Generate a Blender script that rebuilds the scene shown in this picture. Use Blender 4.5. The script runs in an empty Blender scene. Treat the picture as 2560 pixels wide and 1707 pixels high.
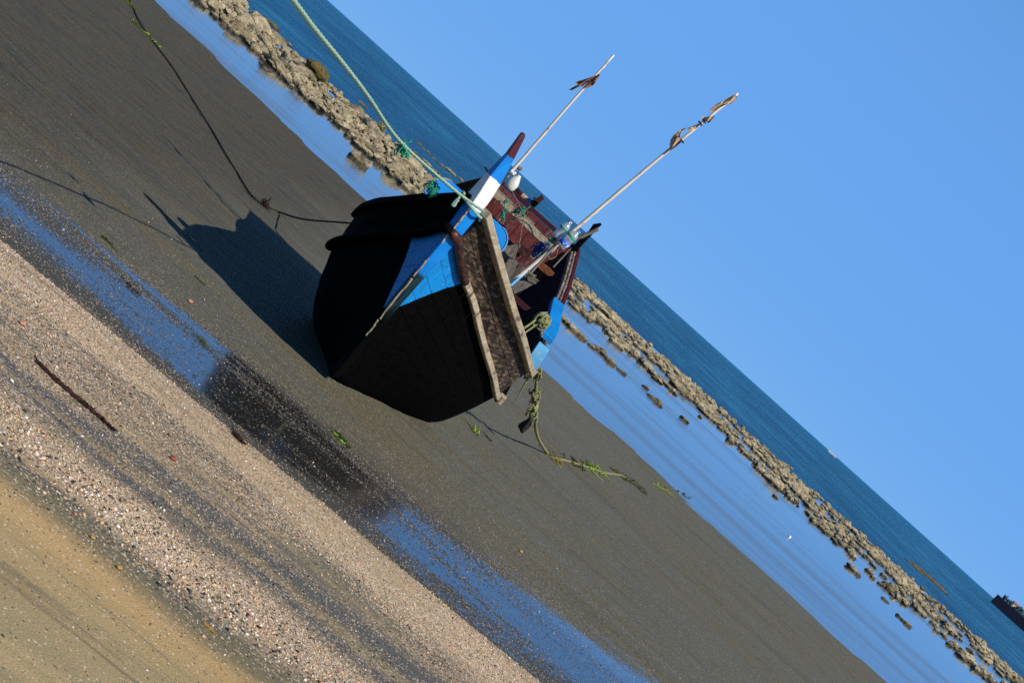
import bpy, bmesh, math, random
import numpy as np
from mathutils import Vector, Matrix, noise as mnoise

random.seed(7)
rng = np.random.default_rng(7)
scene = bpy.context.scene
COL = scene.collection

# ---------------------------------------------------------------- camera
F_PX, CAM_Z = 4500.0, 2.0                 # focal length in pixels of the 2560 px frame, eye height
ROLL_C, ROLL_S = 0.7446, 0.6674           # the camera is held rolled by about 42 degrees
PITCH = math.atan(327.0 / F_PX)
fwd = Vector((0, math.cos(PITCH), -math.sin(PITCH)))
up0 = Vector((0, math.sin(PITCH), math.cos(PITCH)))
rt0 = Vector((1, 0, 0))
cam_x = rt0 * ROLL_C + up0 * ROLL_S
cam_y = rt0 * -ROLL_S + up0 * ROLL_C
CAM = Vector((0, 0, CAM_Z))
cam_d = bpy.data.cameras.new("camera")
cam_o = bpy.data.objects.new("camera", cam_d)
COL.objects.link(cam_o)
m = Matrix((cam_x, cam_y, -fwd)).transposed().to_4x4()
m.translation = CAM
cam_o.matrix_world = m
cam_d.sensor_fit = 'HORIZONTAL'
cam_d.sensor_width = 36.0
cam_d.lens = F_PX / 2560.0 * 36.0
cam_d.clip_start = 0.1
cam_d.clip_end = 60000
cam_d.dof.use_dof = True
cam_d.dof.focus_distance = 11.5
cam_d.dof.aperture_fstop = 16
scene.camera = cam_o

# ---------------------------------------------------------------- sky, sun, exposure
SUN_DIR = Vector((0.88, -0.67, 1.0)).normalized()
SUN_EL = math.asin(SUN_DIR.z)
SUN_ROT = math.atan2(SUN_DIR.x, SUN_DIR.y)
world = bpy.data.worlds.new("World")
scene.world = world
world.use_nodes = True
wn = world.node_tree
wn.nodes.clear()
w_out = wn.nodes.new('ShaderNodeOutputWorld')
w_bg = wn.nodes.new('ShaderNodeBackground')
w_sky = wn.nodes.new('ShaderNodeTexSky')
w_sky.sky_type = 'NISHITA'
w_sky.sun_disc = False
w_sky.sun_elevation = SUN_EL
w_sky.sun_rotation = SUN_ROT
w_sky.altitude = 0
w_sky.air_density = 0.2
w_sky.dust_density = 0.0
w_sky.ozone_density = 3.0
w_bg.inputs['Strength'].default_value = 0.1
# the photograph's contrast applied evenly to the whole sky: a film-like shoulder and toe on its brightness
w_hsv = wn.nodes.new('ShaderNodeHueSaturation')
w_hsv.inputs['Saturation'].default_value = 1.05
wn.links.new(w_sky.outputs[0], w_hsv.inputs['Color'])
w_sep = wn.nodes.new('ShaderNodeSeparateColor')
wn.links.new(w_sky.outputs[0], w_sep.inputs[0])


def w_math(op, x, y):
    nd = wn.nodes.new('ShaderNodeMath')
    nd.operation = op
    for i, v in enumerate((x, y)):
        if isinstance(v, (int, float)):
            nd.inputs[i].default_value = v
        else:
            wn.links.new(v, nd.inputs[i])
    return nd.outputs[0]


w_v = w_sep.outputs[2]
w_v3 = w_math('POWER', w_v, 5.0)
w_f = w_math('DIVIDE', w_math('MULTIPLY', w_v3, 8.5), w_math('ADD', w_v3, 1.18 ** 5))
w_g = w_math('DIVIDE', w_f, w_math('MAXIMUM', w_v, 0.01))
w_mul = wn.nodes.new('ShaderNodeVectorMath')
w_mul.operation = 'SCALE'
wn.links.new(w_hsv.outputs[0], w_mul.inputs[0])
wn.links.new(w_g, w_mul.inputs['Scale'])
w_tint = wn.nodes.new('ShaderNodeMix')        # evenly clear blue: most of the horizon's whiteness taken out
w_tint.data_type = 'RGBA'
w_tint.inputs[0].default_value = 0.72
w_blue = wn.nodes.new('ShaderNodeVectorMath')
w_blue.operation = 'SCALE'
w_blue.inputs[0].default_value = (0.152, 0.455, 1.0)
wn.links.new(w_f, w_blue.inputs['Scale'])
wn.links.new(w_mul.outputs[0], w_tint.inputs[6])
wn.links.new(w_blue.outputs[0], w_tint.inputs[7])
wn.links.new(w_tint.outputs[2], w_bg.inputs['Color'])
wn.links.new(w_bg.outputs[0], w_out.inputs['Surface'])

sun_d = bpy.data.lights.new("sun", 'SUN')
sun_d.energy = 5.0
sun_d.angle = math.radians(0.5)
sun_d.color = (1.0, 0.93, 0.82)
sun_o = bpy.data.objects.new("sun", sun_d)
COL.objects.link(sun_o)
sun_o.rotation_euler = SUN_DIR.to_track_quat('Z', 'Y').to_euler()
sun_o.location = (20, -20, 30)

vs = scene.view_settings
vs.view_transform = 'Standard'
vs.look = 'None'
vs.exposure = 0.0
vs.gamma = 1.0
vs.use_curve_mapping = False
scene.cycles.use_denoising = False
scene.cycles.max_bounces = 6
scene.cycles.transparent_max_bounces = 8

# ---------------------------------------------------------------- helpers: noise, ground, measuring
_tab = rng.random((256, 256))


def vnoise(x, y, k=0):
    x = np.asarray(x, float) + 17.3 * k
    y = np.asarray(y, float) + 41.7 * k
    xi, yi = np.floor(x).astype(int), np.floor(y).astype(int)
    fx, fy = x - xi, y - yi
    fx, fy = fx * fx * (3 - 2 * fx), fy * fy * (3 - 2 * fy)
    a, b = _tab[xi % 256, yi % 256], _tab[(xi + 1) % 256, yi % 256]
    c, d = _tab[xi % 256, (yi + 1) % 256], _tab[(xi + 1) % 256, (yi + 1) % 256]
    return (a * (1 - fx) + b * fx) * (1 - fy) + (c * (1 - fx) + d * fx) * fy - 0.5


def fbm(x, y, k=0, o=4):
    s, amp = 0, 1.0
    for i in range(o):
        s = s + amp * vnoise(x * 2 ** i, y * 2 ** i, k + 3 * i)
        amp *= 0.5
    return s


def sstep(a, b, x):
    t = np.clip((np.asarray(x, float) - a) / (b - a), 0, 1)
    return t * t * (3 - 2 * t)


WATER_Z = -0.48


def shore_y(x):                            # where the tide pool's near edge runs
    x = np.asarray(x, float)
    return 34.3 + 0.40 * np.maximum(0, -x - 0.0) - 0.10 * np.maximum(0, x - 1.0) + 1.3 * fbm(x * 0.22, x * 0 + 3.1, 5, 3)


def band_q(x, y):                          # distance seaward across the drift bands
    x, y = np.asarray(x, float), np.asarray(y, float)
    return y - 0.26 * x + 0.62 * fbm(x * 0.33, y * 0.8, 1, 3) + 0.12 * fbm(x * 2.2, y * 3.5, 2, 3)


def gz(x, y):
    x, y = np.asarray(x, float), np.asarray(y, float)
    ye = shore_y(x)
    z20 = -0.0333 * (20 - 12.55)
    z = np.where(y <= 20, -0.0333 * (y - 12.55), z20 + (WATER_Z - z20) * (y - 20) / (ye - 20))
    z = np.where(y > ye, np.maximum(WATER_Z - 0.022 * (y - ye), -1.6), z)
    q = y - 0.26 * x
    flat = 0.062 + 0 * y
    k = sstep(8.7, 9.3, q) * (1 - sstep(10.6, 11.6, q))
    z = z * (1 - k) + (flat - 0.0333 * 0.26 * x) * k
    near = (1 - sstep(37, 46, y)) * (1 - 0.85 * k)
    z = z + 0.010 * sstep(26, 31, y) * (1 - sstep(38, 46, y)) * fbm(x * 2.3, y * 2.3, 6, 4)
    z = z + near * (0.012 * fbm(x * 1.1, y * 1.6, 3, 3) + 0.006 * fbm(x * 4, y * 7, 4, 2))
    z = z + 0.022 * sstep(6.3, 5.9, q) * sstep(4.9, 5.8, q) + 0.03 * sstep(9.15, 8.6, q) * sstep(7.6, 8.5, q)
    z = z + 0.02 * np.exp(-(((x + 0.72) / 0.9) ** 2 + ((y - 15.0) / 2.4) ** 2) ** 2) * 0.8
    return z


def gzf(x, y):
    return float(gz(x, y))


def ray(px, py):
    return cam_x * ((px - 1280.0) / F_PX) + cam_y * (-(py - 853.5) / F_PX) + fwd


def at(px, py, y):                         # the world point seen at photo pixel (px, py), y metres out
    d = ray(px, py)
    return CAM + d * (y / d.y)


def on_ground(px, py):
    d = ray(px, py)
    y = 3.0
    lo = hi = None
    while y < 120:
        p = CAM + d * (y / d.y)
        if p.z < gzf(p.x, p.y):
            lo, hi = y - 0.25, y
            break
        y += 0.25
    if hi is None:
        return CAM + d * (60 / d.y)
    for _ in range(18):
        mid = 0.5 * (lo + hi)
        p = CAM + d * (mid / d.y)
        if p.z < gzf(p.x, p.y):
            hi = mid
        else:
            lo = mid
    return CAM + d * (hi / d.y)


# ---------------------------------------------------------------- helpers: objects
class MB:
    def __init__(self):
        self.v, self.f = [], []

    def add(self, vs, fs):
        n = len(self.v)
        self.v += [tuple(p) for p in vs]
        self.f += [tuple(i + n for i in f) for f in fs]
        return self

    def box(self, c, s, R=None, taper=1.0):
        c = Vector(c)
        pts = []
        for dz in (-1, 1):
            k = taper if dz > 0 else 1.0
            for dx, dy in ((-1, -1), (1, -1), (1, 1), (-1, 1)):
                p = Vector((dx * s[0] / 2 * k, dy * s[1] / 2 * k, dz * s[2] / 2))
                pts.append(c + (R @ p if R else p))
        return self.add(pts, [(3, 2, 1, 0), (4, 5, 6, 7), (0, 1, 5, 4), (1, 2, 6, 5), (2, 3, 7, 6), (3, 0, 4, 7)])

    def tube(self, path, r, n=7, cap=True):
        path = [Vector(p) for p in path]
        rs = r if isinstance(r, (list, tuple)) else [r] * len(path)
        t0 = (path[1] - path[0]).normalized()
        u = t0.orthogonal().normalized()
        vs, fs = [], []
        for i, p in enumerate(path):
            t = (path[min(i + 1, len(path) - 1)] - path[max(i - 1, 0)])
            t = t.normalized() if t.length > 1e-9 else t0
            u = (u - t * u.dot(t))
            u = u.normalized() if u.length > 1e-6 else t.orthogonal().normalized()
            w = t.cross(u)
            for k in range(n):
                a = 2 * math.pi * k / n
                vs.append(p + (u * math.cos(a) + w * math.sin(a)) * rs[i])
        for i in range(len(path) - 1):
            for k in range(n):
                fs.append((i * n + k, i * n + (k + 1) % n, (i + 1) * n + (k + 1) % n, (i + 1) * n + k))
        if cap:
            fs.append(tuple(range(n - 1, -1, -1)))
            fs.append(tuple((len(path) - 1) * n + k for k in range(n)))
        return self.add(vs, fs)

    def lathe(self, base, axis, prof, n=14):
        base, axis = Vector(base), Vector(axis).normalized()
        u = axis.orthogonal().normalized()
        w = axis.cross(u)
        vs, fs = [], []
        for (h, r) in prof:
            for k in range(n):
                a = 2 * math.pi * k / n
                vs.append(base + axis * h + (u * math.cos(a) + w * math.sin(a)) * max(r, 1e-4))
        for i in range(len(prof) - 1):
            for k in range(n):
                fs.append((i * n + k, i * n + (k + 1) % n, (i + 1) * n + (k + 1) % n, (i + 1) * n + k))
        fs.append(tuple(range(n - 1, -1, -1)))
        fs.append(tuple((len(prof) - 1) * n + k for k in range(n)))
        return self.add(vs, fs)

    def grid_slab(self, top, th_dir):
        """top: rows x cols of Vectors; th_dir: same-shaped thickness vectors; closed slab."""
        R, Cn = len(top), len(top[0])
        vs = [p for row in top for p in row] + [top[i][j] + th_dir[i][j] for i in range(R) for j in range(Cn)]
        o = R * Cn
        fs = []
        for i in range(R - 1):
            for j in range(Cn - 1):
                a, b, c, d = i * Cn + j, i * Cn + j + 1, (i + 1) * Cn + j + 1, (i + 1) * Cn + j
                fs.append((a, b, c, d))
                fs.append((o + d, o + c, o + b, o + a))
        for j in range(Cn - 1):
            fs.append((j + 1, j, o + j, o + j + 1))
            k = (R - 1) * Cn
            fs.append((k + j, k + j + 1, o + k + j + 1, o + k + j))
        for i in range(R - 1):
            fs.append((i * Cn, (i + 1) * Cn, o + (i + 1) * Cn, o + i * Cn))
            k = Cn - 1
            fs.append(((i + 1) * Cn + k, i * Cn + k, o + i * Cn + k, o + (i + 1) * Cn + k))
        return self.add(vs, fs)


def world_loc(o):
    p = Vector((0, 0, 0))
    while o is not None:
        p = p + o.location
        o = o.parent
    return p


def tag(o, label=None, cat=None, group=None, kind=None):
    for k, v in (("label", label), ("category", cat), ("group", group), ("kind", kind)):
        if v:
            o[k] = v
    return o


def build(name, mb, mat, parent=None, origin=None, smooth=False, fix=True, bevel=0.0):
    """one mesh object from world-space vertices; its origin sits at ORIGIN (or on its parent's)"""
    base = world_loc(parent) if parent is not None else Vector(origin or (0, 0, 0))
    me = bpy.data.meshes.new(name)
    me.from_pydata([tuple(Vector(p) - base) for p in mb.v], [], mb.f)
    if fix or bevel:
        bm = bmesh.new()
        bm.from_mesh(me)
        bmesh.ops.recalc_face_normals(bm, faces=bm.faces)
        if bevel:
            bmesh.ops.bevel(bm, geom=[e for e in bm.edges if len(e.link_faces) == 2 and e.calc_face_angle(0) > 0.6], offset=bevel, segments=1, affect='EDGES', clamp_overlap=True)
        bm.to_mesh(me)
        bm.free()
    me.materials.append(mat)
    if smooth:
        me.polygons.foreach_set("use_smooth", [True] * len(me.polygons))
    me.update()
    o = bpy.data.objects.new(name, me)
    COL.objects.link(o)
    if parent is not None:
        o.parent = parent
    else:
        o.location = base
    return o


def empty(name, loc):
    o = bpy.data.objects.new(name, None)
    o.empty_display_size = 0.2
    o.location = loc
    COL.objects.link(o)
    return o


# ---------------------------------------------------------------- helpers: materials
class NT:
    def __init__(self, name):
        self.m = bpy.data.materials.new(name)
        self.m.use_nodes = True
        self.t = self.m.node_tree
        self.b = self.t.nodes["Principled BSDF"]
        self.out = self.t.nodes["Material Output"]

    def n(self, typ, **kw):
        nd = self.t.nodes.new('ShaderNode' + typ)
        for k, v in kw.items():
            if k.startswith('_'):
                setattr(nd, k[1:], v)
            else:
                self.set(nd.inputs[k.replace('__', ' ')], v)
        return nd

    def set(self, sock, v):
        if isinstance(v, bpy.types.NodeSocket):
            self.t.links.new(v, sock)
        elif isinstance(v, (tuple, list)) and len(v) == 3 and sock.type == 'RGBA':
            sock.default_value = (*v, 1)
        else:
            sock.default_value = v

    def math(self, op, a, b=0.0, clamp=False):
        nd = self.t.nodes.new('ShaderNodeMath')
        nd.operation = op
        nd.use_clamp = clamp
        self.set(nd.inputs[0], a)
        self.set(nd.inputs[1], b)
        return nd.outputs[0]

    def ramp(self, fac, stops, interp='LINEAR'):
        nd = self.t.nodes.new('ShaderNodeValToRGB')
        r = nd.color_ramp
        r.interpolation = interp
        while len(r.elements) < len(stops):
            r.elements.new(0.5)
        for e, (p, c) in zip(r.elements, stops):
            e.position = p
            e.color = (*c, 1) if isinstance(c, (tuple, list)) else (c, c, c, 1)
        self.set(nd.inputs[0], fac)
        return nd.outputs[0]

    def mix(self, fac, a, b, blend='MIX'):
        nd = self.t.nodes.new('ShaderNodeMix')
        nd.data_type = 'RGBA'
        nd.blend_type = blend
        self.set(nd.inputs[0], fac)
        self.set(nd.inputs[6], a)
        self.set(nd.inputs[7], b)
        return nd.outputs[2]

    def coord(self, scale=(1, 1, 1), kind='Object', rot=(0, 0, 0)):
        tc = self.t.nodes.new('ShaderNodeTexCoord')
        mp = self.t.nodes.new('ShaderNodeMapping')
        mp.inputs['Scale'].default_value = scale
        mp.inputs['Rotation'].default_value = rot
        self.t.links.new(tc.outputs[kind], mp.inputs['Vector'])
        return mp.outputs[0]

    def noise(self, vec, scale=5, detail=4, rough=0.55, dist=0.0):
        nd = self.n('TexNoise', Scale=scale, Detail=detail, Roughness=rough, Distortion=dist)
        self.t.links.new(vec, nd.inputs['Vector'])
        return nd.outputs['Fac']

    def smooth(self, x, a, b):
        nd = self.t.nodes.new('ShaderNodeMapRange')
        nd.interpolation_type = 'SMOOTHSTEP'
        self.set(nd.inputs[0], x)
        nd.inputs[1].default_value, nd.inputs[2].default_value = a, b
        return nd.outputs[0]

    def bump(self, h, strength=0.3, dist=0.01):
        nd = self.n('Bump', Strength=strength, Distance=dist)
        self.t.links.new(h, nd.inputs['Height'])
        self.t.links.new(nd.outputs[0], self.b.inputs['Normal'])
        return nd

    def fin(self, col=None, rough=0.6, spec=None, metal=None):
        if col is not None:
            self.set(self.b.inputs['Base Color'], col)
        self.set(self.b.inputs['Roughness'], rough)
        if spec is not None:
            self.set(self.b.inputs['Specular IOR Level'], spec)
        if metal is not None:
            self.set(self.b.inputs['Metallic'], metal)
        return self.m


def wood(name, dark, mid, light, grain=(14, 1.6, 14), rough=0.75, blotch=3.0, blotch_col=(0.02, 0.015, 0.01), blotch_amt=0.5, bump=0.5):
    t = NT(name)
    v = t.coord(grain)
    g = t.noise(v, 3.0, 6, 0.6, 0.4)
    c = t.ramp(g, [(0.28, dark), (0.5, mid), (0.72, light)])
    oi = t.n('ObjectInfo')
    c = t.mix(t.math('MULTIPLY', oi.outputs['Random'], 0.35), c, mid)
    b = t.noise(t.coord((1.5, 0.5, 1.5)), blotch * 4, 6, 0.7, 0.5)
    c = t.mix(t.math('MULTIPLY', t.smooth(b, 0.52, 0.66), blotch_amt), c, blotch_col)
    t.bump(g, bump, 0.006)
    return t.fin(c, rough, 0.25)


def paint(name, col, wear=(0.25, 0.2, 0.15), wear_amt=0.5, wear_lo=0.6, grain=(10, 1.4, 10), rough=0.45, var=0.15, spec=0.35):
    t = NT(name)
    g = t.noise(t.coord(grain), 3.0, 6, 0.62, 0.3)
    w = t.noise(t.coord((1, 1, 1)), 9, 6, 0.7)
    c0 = tuple(x * (1 - var) for x in col)
    c1 = tuple(min(1, x * (1 + var)) for x in col)
    c = t.ramp(t.noise(t.coord((1, 1, 1)), 4, 5, 0.6), [(0.35, c0), (0.65, c1)])
    f = t.smooth(t.math('ADD', t.math('MULTIPLY', g, 0.5), t.math('MULTIPLY', w, 0.5)), wear_lo, wear_lo + 0.06)
    c = t.mix(t.math('MULTIPLY', f, wear_amt), c, wear)
    t.bump(g, 0.25, 0.004)
    return t.fin(c, rough, spec)


def plain(name, col, rough=0.6, var=0.25, scale=20, bump=0.2, spec=0.3):
    t = NT(name)
    n = t.noise(t.coord(), scale, 5, 0.6)
    c = t.ramp(n, [(0.3, tuple(x * (1 - var) for x in col)), (0.7, tuple(min(1, x * (1 + var)) for x in col))])
    t.bump(n, bump, 0.004)
    return t.fin(c, rough, spec)


# ================================================================= SETTING
# ---- ground sheet
def ground_material():
    t = NT("beach_sand")
    qa = t.n('Attribute', _attribute_name='drift').outputs['Fac']
    geo = t.n('NewGeometry')
    pos = geo.outputs['Position']

    def nz(scale, sc=(1, 1, 1), detail=4, rough=0.55, rot=0.0):
        mp = t.t.nodes.new('ShaderNodeMapping')
        mp.inputs['Scale'].default_value = sc
        if rot:
            m0 = t.t.nodes.new('ShaderNodeMapping')
            m0.inputs['Rotation'].default_value = (0, 0, rot)
            t.t.links.new(pos, m0.inputs['Vector'])
            t.t.links.new(m0.outputs[0], mp.inputs['Vector'])
        else:
            t.t.links.new(pos, mp.inputs['Vector'])
        return t.noise(mp.outputs[0], scale, detail, rough)
    q = t.math('ADD', qa, t.math('ADD', t.math('MULTIPLY', t.math('SUBTRACT', nz(4, (0.10, 1.5, 1), 6, 0.72, -0.25), 0.5), 0.55), t.math('MULTIPLY', t.math('SUBTRACT', nz(11, (0.6, 1.2, 1), 5, 0.7, -0.25), 0.5), 0.16)))
    f = t.math('DIVIDE', t.math('SUBTRACT', q, 3.0), 12.0)

    def P(x):
        return (x - 3.0) / 12.0
    tan, tan2 = (0.33, 0.275, 0.155), (0.46, 0.315, 0.15)
    grey, slate = (0.13, 0.125, 0.10), (0.112, 0.113, 0.11)
    wetg = (0.112, 0.111, 0.088)
    base = t.ramp(f, [(P(4.6), tan), (P(5.2), tan2), (P(5.5), (0.2, 0.17, 0.105)), (P(5.75), grey), (P(6.1), (0.46, 0.36, 0.26)), (P(6.5), (0.30, 0.235, 0.155)), (P(6.72), (0.19, 0.165, 0.125)), (P(6.82), slate),
                      (P(6.9), slate), (P(6.98), (0.26, 0.21, 0.13)), (P(7.08), (0.15, 0.135, 0.10)), (P(7.14), slate), (P(7.22), slate), (P(7.42), (0.22, 0.185, 0.125)), (P(7.75), (0.16, 0.145, 0.115)), (P(8.1), (0.40, 0.31, 0.21)),
                      (P(8.8), (0.40, 0.31, 0.20)), (P(9.05), (0.15, 0.135, 0.105)), (P(9.35), (0.068, 0.066, 0.057)), (P(10.5), (0.07, 0.068, 0.058)), (P(11.0), wetg), (P(13.0), (0.119, 0.121, 0.098))])
    # fine shell grain, each cell a colour of its own
    vor = t.n('TexVoronoi', Scale=150.0)
    t.t.links.new(pos, vor.inputs['Vector'])
    vr = t.n('SeparateColor')
    t.t.links.new(vor.outputs['Color'], vr.inputs[0])
    pebcol = t.ramp(vr.outputs[0], [(0.0, (0.025, 0.027, 0.03)), (0.16, (0.05, 0.05, 0.045)), (0.2, (0.55, 0.38, 0.22)), (0.42, (0.66, 0.5, 0.34)), (0.58, (0.5, 0.25, 0.16)), (0.64, (0.72, 0.62, 0.52)), (0.86, (0.4, 0.32, 0.2)), (1.0, (0.8, 0.75, 0.68))], 'CONSTANT')
    dens = t.ramp(f, [(P(4.6), 0.05), (P(5.55), 0.12), (P(5.85), 0.5), (P(6.05), 0.97), (P(6.5), 0.8), (P(6.8), 0.25), (P(7.2), 0.2), (P(7.45), 0.55), (P(7.9), 0.55), (P(8.1), 0.9), (P(8.95), 0.92), (P(9.15), 0.3), (P(9.4), 0.1), (P(10.6), 0.12), (P(11.2), 0.06), (P(14), 0.02)])
    pick = t.math('LESS_THAN', vr.outputs[1], t.math('MULTIPLY', dens, t.smooth(nz(2.2, (0.5, 1.4, 1), 4, 0.6, -0.25), 0.25, 0.6)))
    col = t.mix(pick, base, pebcol)
    drift = t.smooth(nz(3.2, (0.08, 1.7, 1), 7, 0.75, -0.25), 0.5, 0.66)
    dryz = t.math('SUBTRACT', 1.0, t.smooth(q, 8.6, 9.2))
    col = t.mix(t.math('MULTIPLY', t.math('MULTIPLY', drift, dryz), 0.6), col, (0.50, 0.36, 0.20))
    dk = t.smooth(nz(2.6, (0.12, 1.9, 1), 7, 0.78, -0.25), 0.53, 0.66)
    col = t.mix(t.math('MULTIPLY', t.math('MULTIPLY', dk, dryz), 0.55), col, (0.085, 0.085, 0.08))
    # dark specks and tidal streaks on the wet sand
    sp = t.n('TexVoronoi', Scale=26.0)
    t.t.links.new(pos, sp.inputs['Vector'])
    speck = t.math('MULTIPLY', t.math('LESS_THAN', sp.outputs['Distance'], t.math('MULTIPLY', nz(2.2, (0.6, 1, 1), 5, 0.7), 0.5)), t.smooth(q, 9.5, 11.0))
    col = t.mix(t.math('MULTIPLY', speck, 0.6), col, (0.03, 0.03, 0.028))
    streak = nz(1.5, (0.32, 1.5, 1), 8, 0.75, -0.12)
    wetzone = t.smooth(q, 10.4, 11.6)
    col = t.mix(t.math('MULTIPLY', wetzone, t.math('MULTIPLY', t.smooth(streak, 0.5, 0.70), 0.5)), col, (0.045, 0.046, 0.04))
    col = t.mix(t.math('MULTIPLY', wetzone, t.math('MULTIPLY', t.smooth(nz(28, (0.7, 1.2, 1), 7, 0.85), 0.5, 0.6), 0.6)), col, (0.185, 0.168, 0.118))
    col = t.mix(t.math('MULTIPLY', wetzone, t.math('MULTIPLY', t.smooth(nz(19, (0.4, 1.3, 1), 8, 0.85), 0.53, 0.64), 0.6)), col, (0.055, 0.053, 0.042))
    fine = nz(140, (1, 1, 1), 3, 0.7)
    col = t.mix(0.55, col, t.ramp(fine, [(0.3, 0.45), (0.7, 1.0)]), 'MULTIPLY')
    col = t.mix(0.3, col, t.mix(0.5, col, (1.6, 1.6, 1.6), 'MULTIPLY'))
    brown = t.math('MULTIPLY', wetzone, t.smooth(nz(0.9, (0.3, 1.4, 1), 7, 0.74, -0.15), 0.44, 0.6))
    col = t.mix(t.math('MULTIPLY', brown, 0.8), col, t.mix(1.0, col, (1.05, 0.93, 0.74), 'MULTIPLY'))
    # darker, browner, damper sand away on the far stretch of the beach
    sxp = t.n('SeparateXYZ')
    t.t.links.new(pos, sxp.inputs[0])
    far_l = t.smooth(t.math('ADD', sxp.outputs[0], t.math('MULTIPLY', t.math('SUBTRACT', nz(0.5, (0.5, 1, 1), 5, 0.65), 0.5), 3.0)), -1.6, -4.2)
    far_l = t.math('MULTIPLY', far_l, wetzone)
    col = t.mix(t.math('MULTIPLY', far_l, 0.75), col, t.mix(1.0, col, (0.58, 0.51, 0.41), 'MULTIPLY'))
    mott = t.smooth(nz(7, (0.28, 1.5, 1), 7, 0.8, -0.1), 0.5, 0.62)
    col = t.mix(t.math('MULTIPLY', t.math('MULTIPLY', far_l, mott), 0.8), col, (0.03, 0.031, 0.028))
    # the water film: mirror-smooth between grains that stand out of it
    fq = t.math('ADD', q, t.math('MULTIPLY', t.math('SUBTRACT', nz(1.0, (0.2, 2.0, 1), 6, 0.65, -0.22), 0.5), 2.4))
    sxf = t.n('SeparateXYZ')
    t.t.links.new(pos, sxf.inputs[0])
    fq = t.math('SUBTRACT', fq, t.math('MULTIPLY', t.smooth(sxf.outputs[0], 0.2, 2.6), 1.1))      # the film widens along the shore
    filmstr = t.math('MULTIPLY', t.smooth(q, 8.98, 9.75), t.math('SUBTRACT', 1.0, t.smooth(fq, 10.0, 12.0)))
    filmstr = t.math('MULTIPLY', filmstr, t.math('ADD', 0.52, t.math('MULTIPLY', t.smooth(nz(0.55, (0.4, 1.2, 1), 4, 0.6), 0.36, 0.58), 0.16)))
    hn = t.math('ADD', t.math('MULTIPLY', nz(62, (1.0, 0.5, 1), 2, 0.6), 0.8), t.math('MULTIPLY', nz(4, (0.2, 2.0, 1), 6, 0.75, -0.22), 0.36))
    film = t.smooth(t.math('SUBTRACT', filmstr, hn), -0.03, 0.04)
    rough = t.math('SUBTRACT', 0.62, t.math('MULTIPLY', film, 0.50))
    col = t.mix(t.math('MULTIPLY', film, 0.92), col, (0.017, 0.017, 0.016))
    spec = t.math('ADD', 0.03, t.math('MULTIPLY', film, 0.85))
    dry = t.math('SUBTRACT', 1.0, film)
    h = t.math('ADD', t.math('MULTIPLY', vor.outputs['Distance'], -0.6), t.math('MULTIPLY', fine, 0.8))
    h = t.math('MULTIPLY', h, dry)
    t.bump(h, 0.5, 0.006)
    return t.fin(col, rough, spec)


def make_ground():
    ys = list(np.arange(-5, 3.4, 0.6)) + list(np.arange(3.4, 14.0, 0.04))
    y = 14.0
    while y < 60:
        ys.append(y)
        y += 0.06 + (y - 14) * 0.012
    ys += list(np.arange(61, 180, 8.0))
    ys = np.array(ys)
    s = np.linspace(-1, 1, 281)
    Y, S = np.meshgrid(ys, s, indexing='ij')
    X = np.sign(S) * np.abs(S) ** 1.8 * (16 + 0.9 * np.maximum(Y, 0))
    Z = gz(X, Y)
    R, Cn = X.shape
    v = np.stack([X, Y, Z], -1).reshape(-1, 3)
    idx = np.arange(R * Cn).reshape(R, Cn)
    f = np.stack([idx[:-1, :-1], idx[:-1, 1:], idx[1:, 1:], idx[1:, :-1]], -1).reshape(-1, 4)
    me = bpy.data.meshes.new("beach_ground")
    me.from_pydata(v.tolist(), [], f.tolist())
    a = me.attributes.new("drift", 'FLOAT', 'POINT')
    a.data.foreach_set("value", band_q(X, Y).reshape(-1).astype(np.float32))
    me.polygons.foreach_set("use_smooth", [True] * len(me.polygons))
    me.materials.append(ground_material())
    o = bpy.data.objects.new("ground", me)
    COL.objects.link(o)
    tag(o, "grey wet sand beach with bands of pale shell gravel", kind="structure")


make_ground()


# ---- water: the tide pool and the open sea, one level
def sea_edge(x):                            # seaward side of the reef
    x = np.asarray(x, float)
    return 68 + 38 * sstep(-9, -1, x) + 4 * np.sin(x * 0.3)


def pool_material():
    t = NT("tide_pool_water")
    pos = t.n('NewGeometry').outputs['Position']
    mp = t.n('Mapping', Scale=(0.25, 1.3, 1))
    t.t.links.new(pos, mp.inputs['Vector'])
    n = t.noise(mp.outputs[0], 9.0, 3, 0.55)
    mp2 = t.n('Mapping', Scale=(0.05, 0.24, 1), Rotation=(0, 0, -0.04))
    t.t.links.new(pos, mp2.inputs['Vector'])
    breeze = t.smooth(t.noise(mp2.outputs[0], 1.0, 7, 0.68), 0.42, 0.68)
    b = t.n('Bump', Distance=0.05)
    t.t.links.new(n, b.inputs['Height'])
    t.set(b.inputs['Strength'], t.math('ADD', 0.006, t.math('MULTIPLY', breeze, 0.11)))
    t.t.links.new(b.outputs[0], t.b.inputs['Normal'])
    t.b.inputs['IOR'].default_value = 1.33
    return t.fin(t.mix(breeze, (0.035, 0.05, 0.055), (0.07, 0.075, 0.065)), t.math('ADD', 0.05, t.math('MULTIPLY', breeze, 0.14)), 0.5)


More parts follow.
